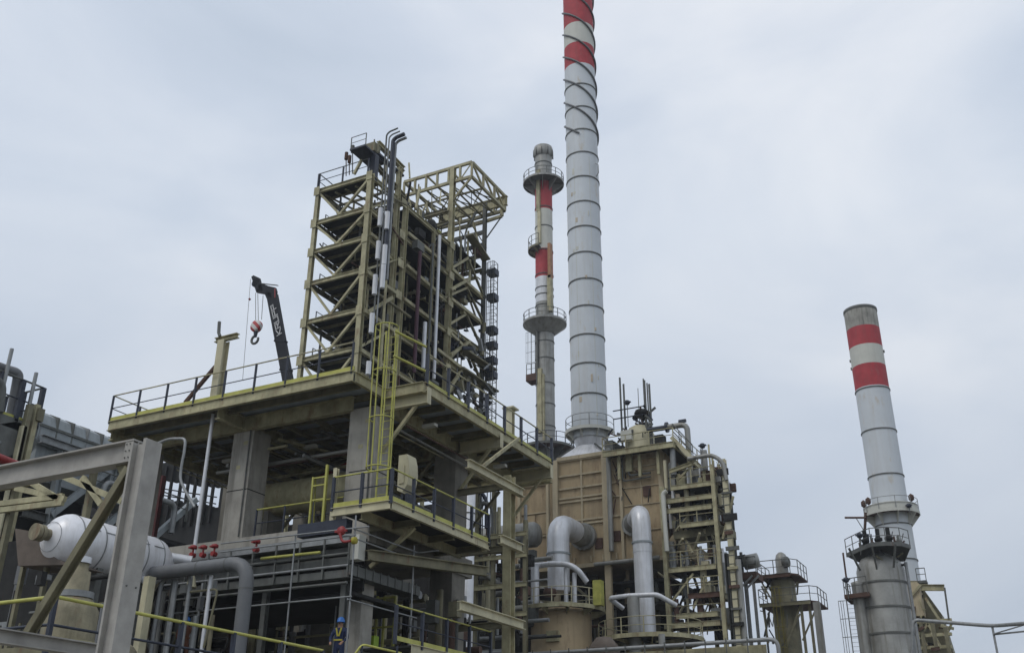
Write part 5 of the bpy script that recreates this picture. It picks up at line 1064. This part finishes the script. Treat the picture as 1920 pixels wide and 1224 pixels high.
MB().path([(AY(1252, 793, 72.2).x, 72.2, b.z), (b.x, 72.2, b.z), (b.x, 72.2, d.z-3.2)], .22, 12, .55).build('grey_run', CLADD, t)
MB().tube((AY(1248, 793, 72.2).x, 72.2, b.z), (AY(1252, 793, 72.2).x, 72.2, b.z), .42, 14).build('flange', NAVY, t); MB().box((a.x+2.6, 72.1, b.z+.2), (a.x+3.2, 72.3, b.z+.42)).build('valve_lever', NAVY, t)
# ================================================================== ACCESS TOWER right of the heater
t = thing('access_tower', (-22, 71, GZ), 'olive access tower with many platforms and stairs on the right side of the tan furnace', 'access tower')
ax0, ay0, ay1 = -24.0, 70.4, 74.6; ax1 = AY(1358, 880, 70.4).x
zz = lambda py, px=1300: AY(px, py, ay0).z
for x, y, z1, w_, m_ in ((ax0, ay0, zz(905), .3, OLIVE), (ax1, ay0, zz(862, 1350), .34, CREAM), (ax1-.9, ay0, zz(870, 1340), .28, OLIVE), (ax1-.75, ay1-.6, zz(880, 1350), .3, GALV_D), (ax0, ay1, zz(900), .3, OLIVE_D), (-21.9, ay1, zz(985), .25, OLIVE_D)):
    MB().ibeam((x, y, GZ), (x, y, z1), w_, w_, .03, V((0, 1, 0))).build('column', m_, t)
plats = [(905, 1257, 1336, 1), (929, 1245, 1336, 0), (948, 1248, 1334, 0), (978, 1275, 1340, 1), (1060, 1245, 1342, 1), (1112, 1290, 1352, 1), (1148, 1268, 1345, 0), (1165, 1245, 1350, 0)]
for i, (py, xa_, xb_, rl) in enumerate(plats):
    xa2, xb2 = AY(xa_, py+3, ay0).x, AY(xb_, py-3, ay0).x; z = zz(py)
    MB().box((xa2, ay0+.1, z-.1), (xb2, ay1-.5, z-.02)).build('platform_deck', GRATE, t)
    MB().ibeam((xa2, ay0, z-.18), (xb2, ay0, z-.18), .12, .36, .025).build('edge_beam', RUSTY if py == 1112 else OLIVE, t); MB().ibeam((xb2, ay0+.1, z-.181), (xb2, ay1, z-.181), .12, .36, .025).build('edge_beam', OLIVE_D, t)
    if rl: rail(t, [(xa2, ay0+.05, z), (xb2, ay0+.05, z), (xb2, ay1-.6, z)], 1.1, 1.4, OLIVE, OLIVE, None, .035, .06)
MB().box((-23.6, ay0+1, zz(1000)), (ax1-.4, ay1-1, zz(985))).build('duct_box', OLIVE_D, t)
for py in (1012, 1035, 1088, 1130, 1180):
    a, b = AY(1252, py, ay0+.15), AY(1354, py, ay0+.15); MB().tube((a.x, ay0+.15, b.z), (b.x, ay0+.15, b.z), .045, 6).build('guard_rail', OLIVE_D, t)
for (p0, p1) in (((1326, 995), (1352, 1068)), ((1345, 880), (1365, 940)), ((1330, 1150), (1352, 1200)), ((1352, 1000), (1330, 945))):
    a, b = AY(*p0, ay0+1.2), AY(*p1, ay0+1.2); d = b-a; mb = MB(); n = 11
    for s_ in (0, 1.1): mb.bar(a+V((0, s_, 0)), b+V((0, s_, 0)), .07, .28)
    for k in range(n): q_ = a+d*(k+.5)/n; mb.box(q_-V((.16, 0, .02)), q_+V((.16, 1.1, .02)))
    mb.build('stair_flight', DARK, t)
    MB().tube(a+UP*1.1, b+UP*1.1, .04, 6).build('handrail', OLIVE, t); MB().tube(a+UP*.6, b+UP*.6, .03, 6).build('handrail', OLIVE, t)
MB().path([AY(1290, 860, ay0-.3), AY(1335, 852, ay0-.3), AY(1356, 866, ay0-.3), AY(1362, 900, ay0-.3)], .16, 12, 1.2).build('arched_duct', CLADD, t)
c1 = AX(1377, 1100, ax1+.5); MB().tube((ax1+.42, ay0, GZ), (ax1+.42, ay0, zz(1050, 1370)), .2, 12).build('side_pipe', CLADD, t)
for py in (900, 935, 985, 1010, 1040, 1075, 1110, 1150, 1180): MB().box((ax1-.3, ay0-.35, zz(py)), (ax1+rnd_h.uniform(.3, .75), ay0-.2, zz(py)+rnd_h.uniform(.12, .5))).build('pipe_clamp', rnd_h.choice([GALV_D, RUSTY, DARK, OLIVE]), t); MB().tube((ax1-.35, ay0-.1, GZ), (ax1-.35, ay0-.1, zz(1040, 1350)), .16, 12).build('side_pipe', GALV_D, t)
MB().path([AY(1250, 920, ay0-.3), AY(1243, 925, ay0-.3), V((AY(1248, 990, ay0-.3).x, ay0-.3, zz(1030)))], .17, 12, .3).build('side_pipe', WHITE2, t)
MB().tube(AY(1262, 1010, ay0+2), AY(1330, 1055, ay0+2), .55, 18).build('sloping_duct', TAN2, t)
z = GZ+9
while z < zz(870, 1350): MB().box((ax1-.35, ay0-.2, z), (ax1+.25, ay0-.16, z+.05)).build('rung', GALV_D, t); z += .6
rnd = random.Random(9)
for i in range(200):
    x = rnd.uniform(ax0, ax1-.6); y = rnd.uniform(ay0+.4, ay1-.5); z = zz(rnd.choice([905, 905, 978, 948, 1060, 1060, 1112, 1165, 880])); m_ = rnd.choice([GALV, OLIVE, CREAM, DARK, CLAD, RUSTY, CLADD, CREAM])
    if i % 2: MB().tube((x, y, z), (x, y, z+rnd.uniform(.8, 2.2)), rnd.uniform(.06, .25), 8).build('pipe_fitting', m_, t)
    else: MB().box((x, y, z), (x+rnd.uniform(.2, .7), y+.3, z+rnd.uniform(.3, 1.1))).build('equipment_box', m_, t)
for i in range(60):
    px, py = rnd.uniform(1250, 1352), rnd.uniform(900, 1190); MB().bar(AY(px, py, ay0+rnd.uniform(.2, 3)), AY(px+rnd.uniform(-25, 25), py-rnd.uniform(5, 45), ay0+rnd.uniform(.2, 3)), rnd.uniform(.07, .16)).build('brace', rnd.choice([OLIVE, GALV_D, CREAM, RUSTY, DARK]), t)
for (px0, py0, px1, py1) in ((1300, 1140, 1325, 1085), (1258, 1130, 1300, 1075), (1355, 1010, 1375, 930), (1270, 900, 1290, 880)): MB().bar(AY(px0, py0, ay0+.2), AY(px1, py1, ay0+.2), .14).build('brace', OLIVE, t)
MB().ibeam(AY(1255, 884, ay0), AY(1300, 868, ay0), .2, .3, .03).build('edge_beam', OLIVE, t)
a, b = AX(1262, 822, -23.2), AX(1300, 862, -23.2); t = thing('roof_stair', tuple(a), 'pale sloping stair with double handrails going down right from the furnace roof platform', 'stairs')
a = AY(1262, 822, 71.5); b = AY(1300, 862, 71.5); MB().bar(a, b, .9, .3).build('flight', CREAM, t)
for h_ in (.6, 1.2): MB().tube(a+UP*h_, b+UP*h_, .045, 6).build('handrail', GALV_D, t)
for k in range(4): p = a.lerp(b, k/3); MB().tube(p, p+UP*1.2, .04, 6).build('post', GALV_D, t)
# side platform with drums right of the tower
t = thing('bracket_platform', (AY(1400, 1075, 76).x, 76, GZ), 'small bracketed platform with dark drums between the access tower and the small railed tower', 'platform')
a, b = AY(1385, 1073, 76), AY(1418, 1073, 76); MB().box((a.x, 76, a.z-.5), (b.x, 78, a.z)).build('platform_deck', RUSTY, t)
for px, r, m_ in ((1387, .45, DARK), (1409, .55, CLADD)): c = AY(px, 1052, 76.5); MB().lathe([(0, -.6), (r, -.55), (r, .5), (0, .6)], c, (1, 0, .1), 16).build('drum', m_, t)
c = AY(1389, 1035, 76.5); MB().tube((c.x, 76.5, a.z), c, .12, 8).build('stub_pipe', GALV_D, t)
rail(t, [(a.x, 76, a.z), (b.x, 76, a.z)], 1.1, .8, GALV_D, GALV_D, None, .035, .06)
for px in (1386, 1398): p_ = AY(px, 1105, 76); MB().bar(p_, AY(px+25, 1078, 76), .12).build('brace', GALV, t)
MB().ibeam((a.x+.2, 77, GZ), (a.x+.2, 77, a.z-.5), .25, .25, .02, V((0, 1, 0))).build('leg', GALV, t)
# ================================================================== SMALL RAILED TOWER
ty = 86; zk = lambda py, px=1470: AY(px, py, ty-1.5).z
c = AY(1472, 1140, ty)
t = thing('small_railed_tower', (c.x, ty, GZ), 'smaller dark round tower with two railed platforms and a silver vent cap', 'tower')
r_ = 1.02; MB().lathe([(r_, GZ), (r_, zk(1085)), (r_*.8, zk(1078)), (0, zk(1076))], (c.x, ty, 0), UP, 28).build('shell', OLIVE_D, t)
for py, xa_, xb_, d0, d1 in ((1078, 1421, 1508, -1.6, 2.4), (1132, 1424, 1547, -1.6, 2.6)):
    xa2, xb2 = AY(xa_, py, ty+d0).x, AY(xb_, py, ty+d0).x-(.6); z = zk(py)
    MB().prism([(xa2, ty+d0, z), (xb2-.5, ty+d0, z), (xb2, ty+d0+.7, z), (xb2, ty+d1, z), (xa2, ty+d1, z)], (0, 0, .14)).build('platform_deck', RUSTY, t)
    MB().ibeam((xa2, ty+d0-.06, z), (xb2-.5, ty+d0-.06, z), .1, .3, .02).build('edge_beam', OLIVE_D if py > 1100 else RUSTY, t)
    rail(t, [(xa2, ty+d1, z+.14), (xa2, ty+d0, z+.14), (xb2-.5, ty+d0, z+.14), (xb2, ty+d0+.7, z+.14), (xb2, ty+d1, z+.14)], 1.15, 1.2, GALV_D, GALV_D, None, .035, .06)
a = AY(1466, 1060, ty); z = zk(1078)
MB().lathe([(.75, 0), (.75, .25), (.55, .35)], (a.x, ty, z+.14), UP, 24).build('vent_base', GALV_D, t)
MB().lathe([(.5, .3), (.5, 1.5), (.4, 1.9), (.18, 2.1), (0, 2.12)], (a.x, ty, z+.1), UP, 24).build('vent_cap', CLADD, t)
rnd = random.Random(17)
for i in range(44):
    px = rnd.uniform(1432, 1500); py = rnd.choice([rnd.uniform(1100, 1128), rnd.uniform(1145, 1215)]); p = AY(px, py, ty+rnd.uniform(-1.4, 1.5)); MB().bar(p, p+V((rnd.uniform(-.5, .5), 0, rnd.uniform(-.2, 1.4))), rnd.uniform(.05, .16)).build('fitting', rnd.choice([DARK, GALV_D, OLIVE_D, RUSTY, CLADD]), t)
MB().lathe([(0, -.05), (.45, 0), (.45, .3), (0, .35)], (a.x+.3, ty-.3, z+1.3), (1, -.4, 0), 20).build('vent_opening', GALV_D, t)
z2 = zk(1132)
for px, m_, w_ in ((1421, GALV, .22), (1437, GALV_D, .14), (1507, OLIVE_D, .2), (1523, OLIVE_D, .2), (1537, CLADD, .5)): x_ = AY(px, 1180, ty-1.2).x; MB().bar((x_, ty-1.2, GZ), (x_, ty-1.2, (zk(1078) if px < 1430 else z2)), w_).build('leg', m_, t)
for (x0, y0, x1_, y1_) in ((1475, 1215, 1500, 1135), (1500, 1150, 1470, 1215), (1430, 1135, 1440, 1200), (1505, 1200, 1530, 1140), (1425, 1085, 1450, 1130)): MB().bar(AY(x0, y0, ty-1.3), AY(x1_, y1_, ty-1.3), .12).build('brace', OLIVE_D, t)
x_ = AY(1462, 1160, ty-1.3).x; ladder(t, (x_, ty-1.3, GZ+3), (x_, ty-1.3, zk(1100)), (1, 0, 0), .45, (0, -1, 0), mat('faded_yellow_paint', (.2, .17, .03), .2, 2, .6), 'ladder', .035, .4, 1.5, 2)
# ================================================================== PIPE BRIDGE along the bottom right
t = thing('bottom_pipe_bridge', (-20, 60, GZ), 'bundle of long silver and olive pipes along the bottom right ending in a bend', 'pipe rack')
by = 60; a, b = AY(1040, 1220, by), AY(1458, 1200, by); zz_ = (a.z+b.z)/2
MB().path([(a.x-6, by, zz_), (b.x, by, zz_), (b.x, by, zz_-4)], .12, 12, .5).build('silver_pipe', GALV, t)
MB().bar((a.x-6, by+.5, zz_-.45), (b.x-.8, by+.5, zz_-.45), .1, .5).build('olive_girder', OLIVE, t)
MB().path([(a.x-6, by+.2, zz_-.85), (b.x-1.0, by+.2, zz_-.85)], .11, 10).build('silver_pipe', GALV, t)
x = a.x-4
while x < b.x-.5: MB().box((x, by-.17, zz_-1.2), (x+.08, by-.165, zz_+.2)).build('clip', GALV_D, t); x += 1.25
for px in (1180, 1330): x_ = AY(px, 1220, by).x; MB().ibeam((x_, by+.5, GZ), (x_, by+.5, zz_-.75), .3, .3, .03, V((0, 1, 0))).build('leg', OLIVE_D, t)
MB().tube((AY(1240, 1200, by).x, by+.1, zz_), (AY(1240, 1200, by).x, by+.1, zz_+.7), .2, 10).build('stub_pipe', CLADD, t)
t = thing('brown_cone_hopper', (AY(1130, 1210, 62).x, 62, GZ), 'low brown cone roofed hopper between the two silver ducts at the bottom', 'hopper')
c = AY(1132, 1192, 62); MB().lathe([(.6, GZ), (1.0, c.z-.95), (1.05, c.z-.8), (.5, c.z-.1), (0, c.z)], (c.x, 62, 0), UP, 24).build('shell', DUSTY, t)
# filler structures between the deck and the heater
t = thing('olive_pipe_frame', (-30, 62, GZ), 'olive frame crowded with pipes between the olive column and the round tan vessel', 'pipe rack')
rnd = random.Random(21); yy = 58
for px in (892, 925, 985): b = AY(px, 1060, yy); MB().ibeam((b.x, yy, GZ), (b.x, yy, AY(px, 1010 if px > 950 else 905, yy).z), .25, .25, .03, V((0, 1, 0))).build('column', OLIVE_D, t)
for py in (1000, 1040, 1095, 1150): a, b = AY(872, py, yy), AY(990, py, yy); MB().ibeam((a.x, yy-.2, b.z), (b.x, yy-.2, b.z), .15, .28, .02).build('beam', OLIVE, t)
for i in range(110):
    px = rnd.uniform(872, 990); py = rnd.uniform(1010, 1215); y = yy+rnd.uniform(.3, 8); p = AY(px, py, y); m_ = rnd.choice([GALV, OLIVE, DARK, GALV_D, RUSTY, CLADD, OLIVE_D, CREAM, DARK])
    k = rnd.random()
    if k < .4: MB().tube(p, p+UP*rnd.uniform(1, 4), rnd.uniform(.06, .2), 8).build('riser_pipe', m_, t)
    elif k < .7: MB().tube(p, p+V((rnd.uniform(1, 3), 0, 0)), rnd.uniform(.06, .2), 8).build('header_pipe', m_, t)
    else: MB().box(p, p+V((rnd.uniform(.3, 1), .5, rnd.uniform(.3, .9)))).build('equipment_box', m_, t)
a = AY(900, 950, yy); MB().path([AY(912, 990, yy), AY(912, 935, yy), AY(900, 920, yy), AY(893, 930, yy)], .13, 8, .5).build('curved_pipe', NAVY, t)
MB().path([AY(925, 1000, yy), AY(925, 950, yy), AY(905, 940, yy), AY(896, 960, yy)], .16, 8, .5).build('curved_pipe', GALV_D, t)
MB().tube(AY(880, 1060, yy), AY(955, 1105, yy+3), .16, 8).build('sloping_pipe', CLADD, t)
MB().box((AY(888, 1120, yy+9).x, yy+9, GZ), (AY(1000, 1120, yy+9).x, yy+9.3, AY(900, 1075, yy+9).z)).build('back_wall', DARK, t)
# ================================================================== WORKERS
def person(loc, yaw, label, cloth, pose, harness):
    J = {'pelvis': (0, 0, .95), 'waist': (0, -.01, 1.12), 'chest': (0, 0, 1.35), 'neck': (0, 0, 1.50), 'head': (0, -.02, 1.60), 'crown': (0, -.01, 1.72)}
    E = [('pelvis', 'waist'), ('waist', 'chest'), ('chest', 'neck'), ('neck', 'head'), ('head', 'crown')]
    Rr = {'pelvis': .155, 'waist': .15, 'chest': .17, 'neck': .065, 'head': .1, 'crown': .075}
    for s, n_ in ((-1, 'l'), (1, 'r')):
        el, ha = pose[n_]
        J['sh'+n_] = (s*.2, 0, 1.42); J['el'+n_] = el; J['wr'+n_] = ha
        J['hip'+n_] = (s*.1, 0, .88); J['kn'+n_] = (s*.13, -.05, .48); J['an'+n_] = (s*.14, .0, .08); J['to'+n_] = (s*.15, -.2, .04)
        E += [('chest', 'sh'+n_), ('sh'+n_, 'el'+n_), ('el'+n_, 'wr'+n_), ('pelvis', 'hip'+n_), ('hip'+n_, 'kn'+n_), ('kn'+n_, 'an'+n_), ('an'+n_, 'to'+n_)]
        Rr.update({'sh'+n_: .08, 'el'+n_: .055, 'wr'+n_: .035, 'hip'+n_: .11, 'kn'+n_: .07, 'an'+n_: .05, 'to'+n_: .04})
        d = (V(ha)-V(el)).normalized(); sd_ = d.cross(V((0, 1, 0))).normalized()
        pm = 'pm'+n_; J[pm] = tuple(V(ha)+d*.07); Rr[pm] = .033; E.append(('wr'+n_, pm))
        for k in range(4):
            f1, f2 = f'f{k}{n_}', f'g{k}{n_}'; o_ = sd_*(k-1.5)*.02
            J[f1] = tuple(V(J[pm])+d*.035+o_); J[f2] = tuple(V(J[pm])+d*(.065-.006*abs(k-1.5))+o_*1.1+V((0, -.025, 0))); Rr[f1] = .010; Rr[f2] = .008; E += [(pm, f1), (f1, f2)]
        J['th'+n_] = tuple(V(ha)+d*.05-sd_*.05+V((0, -.02, 0))); Rr['th'+n_] = .010; E.append(('wr'+n_, 'th'+n_))
    keys = list(J); me = bpy.data.meshes.new('skeleton'); me.from_pydata([J[k] for k in keys], [(keys.index(a), keys.index(b)) for a, b in E], [])
    tmp = bpy.data.objects.new('skeleton', me); C.objects.link(tmp); sk = tmp.modifiers.new('s', 'SKIN'); sk.use_smooth_shade = True
    for i, k in enumerate(keys): r = Rr[k]; me.skin_vertices[0].data[i].radius = (r, r*.8 if k in ('chest', 'waist', 'pelvis') else r); me.skin_vertices[0].data[i].use_root = (k == 'pelvis')
    tmp.modifiers.new('u', 'SUBSURF').levels = 1; tmp.modifiers['u'].render_levels = 1
    dg = bpy.context.evaluated_depsgraph_get(); bm = bpy.data.meshes.new_from_object(tmp.evaluated_get(dg)); bpy.data.objects.remove(tmp)
    bm.materials.clear(); bm.materials.append(cloth); bm.materials.append(SKIN)
    hands = [V(J['pml']), V(J['pmr'])]
    for p in bm.polygons: p.material_index = 1 if p.center.z > 1.5 or min((p.center-h).length for h in hands) < .11 else 0; p.use_smooth = True
    o = bpy.data.objects.new('person', bm); C.objects.link(o); o.location = loc; o.rotation_euler = (0, 0, yaw); org[o.name] = V((0, 0, 0)); tag(o, label, 'person')
    MB().lathe([(.155, 1.66), (.135, 1.665), (.13, 1.72), (.105, 1.79), (.05, 1.83), (0, 1.835)], (0, -.01, 0), UP, 18).build('hard_hat', HAT, o).location = (0, 0, 0)
    mb = MB(); mb.box((-.05, -.19, 1.655), (.05, -.14, 1.67)); mb.build('hat_peak', HAT, o)
    mb = MB(); mb.lathe([(0, -.012), (.02, -.01), (.022, .01), (0, .02)], (0, -.125, 1.6), UP, 8)
    for s in (-1, 1): mb.lathe([(0, -.01), (.012, 0), (0, .01)], (s*.035, -.112, 1.625), UP, 6)
    mb.build('face_features', NAVYC, o)
    mb = MB()
    for s in (-1, 1): mb.bar((s*.09, -.145, 1.47), (s*.02, -.165, 1.2), .05, .02, V((0, 1, 0))); mb.bar((s*.09, .14, 1.45), (s*.09, .14, 1.0), .05, .02, V((0, 1, 0)))
    mb.box((-.15, -.16, 1.06), (.15, -.145, 1.11)); mb.build('harness', harness, o)
    return o
p = AY(640, 1158, 28.0)
person((p.x, 28.0, p.z-1.8), math.radians(15), 'worker in navy coveralls, blue hard hat and yellow collar straps behind the scaffold pole', NAVYC, {'l': ((-.3, -.08, 1.14), (-.2, -.28, .98)), 'r': ((.3, -.08, 1.14), (.2, -.28, .98))}, HVY)
q = V((p.x, 28.0, p.z-1.8))
tag(MB().box((q.x-1.6, 27.6, q.z-.1), (q.x+1.4, 30, q.z)).solo('work_floor', GRATE, (q.x, 28, q.z-.1)), 'dark grating work floor under the blue helmeted worker', 'platform')
p = AY(351, 1157, 27.8)
person((p.x, 27.8, p.z-1.8), math.radians(60), 'worker in rust orange coveralls and blue hard hat under the white vessel end', ORC, {'l': ((-.29, -.05, 1.15), (-.25, -.2, .92)), 'r': ((.29, -.05, 1.15), (.25, -.25, 1.0))}, ORC)
tag(MB().box((p.x-1.5, 27, p.z-1.9), (p.x+1.5, 30, p.z-1.8)).solo('work_floor', GRATE, (p.x, 28, p.z-1.9)), 'dark grating work floor under the orange clothed worker', 'platform')

# ================================================================== thin overcast haze
hz = MB(); hz.box((-170, -12, GZ-1), (60, 175, 96)); ho = hz.build('haze', bpy.data.materials.new('thin_haze'))
hm_ = ho.data.materials[0]; hm_.use_nodes = True; hn = hm_.node_tree; hn.nodes.clear(); ou = hn.nodes.new('ShaderNodeOutputMaterial'); pv = hn.nodes.new('ShaderNodeVolumePrincipled')
pv.inputs['Color'].default_value = (.88, .92, .97, 1); pv.inputs['Density'].default_value = .00042; pv.inputs['Anisotropy'].default_value = .2
hn.links.new(pv.outputs[0], ou.inputs['Volume']); tag(ho, kind='stuff')
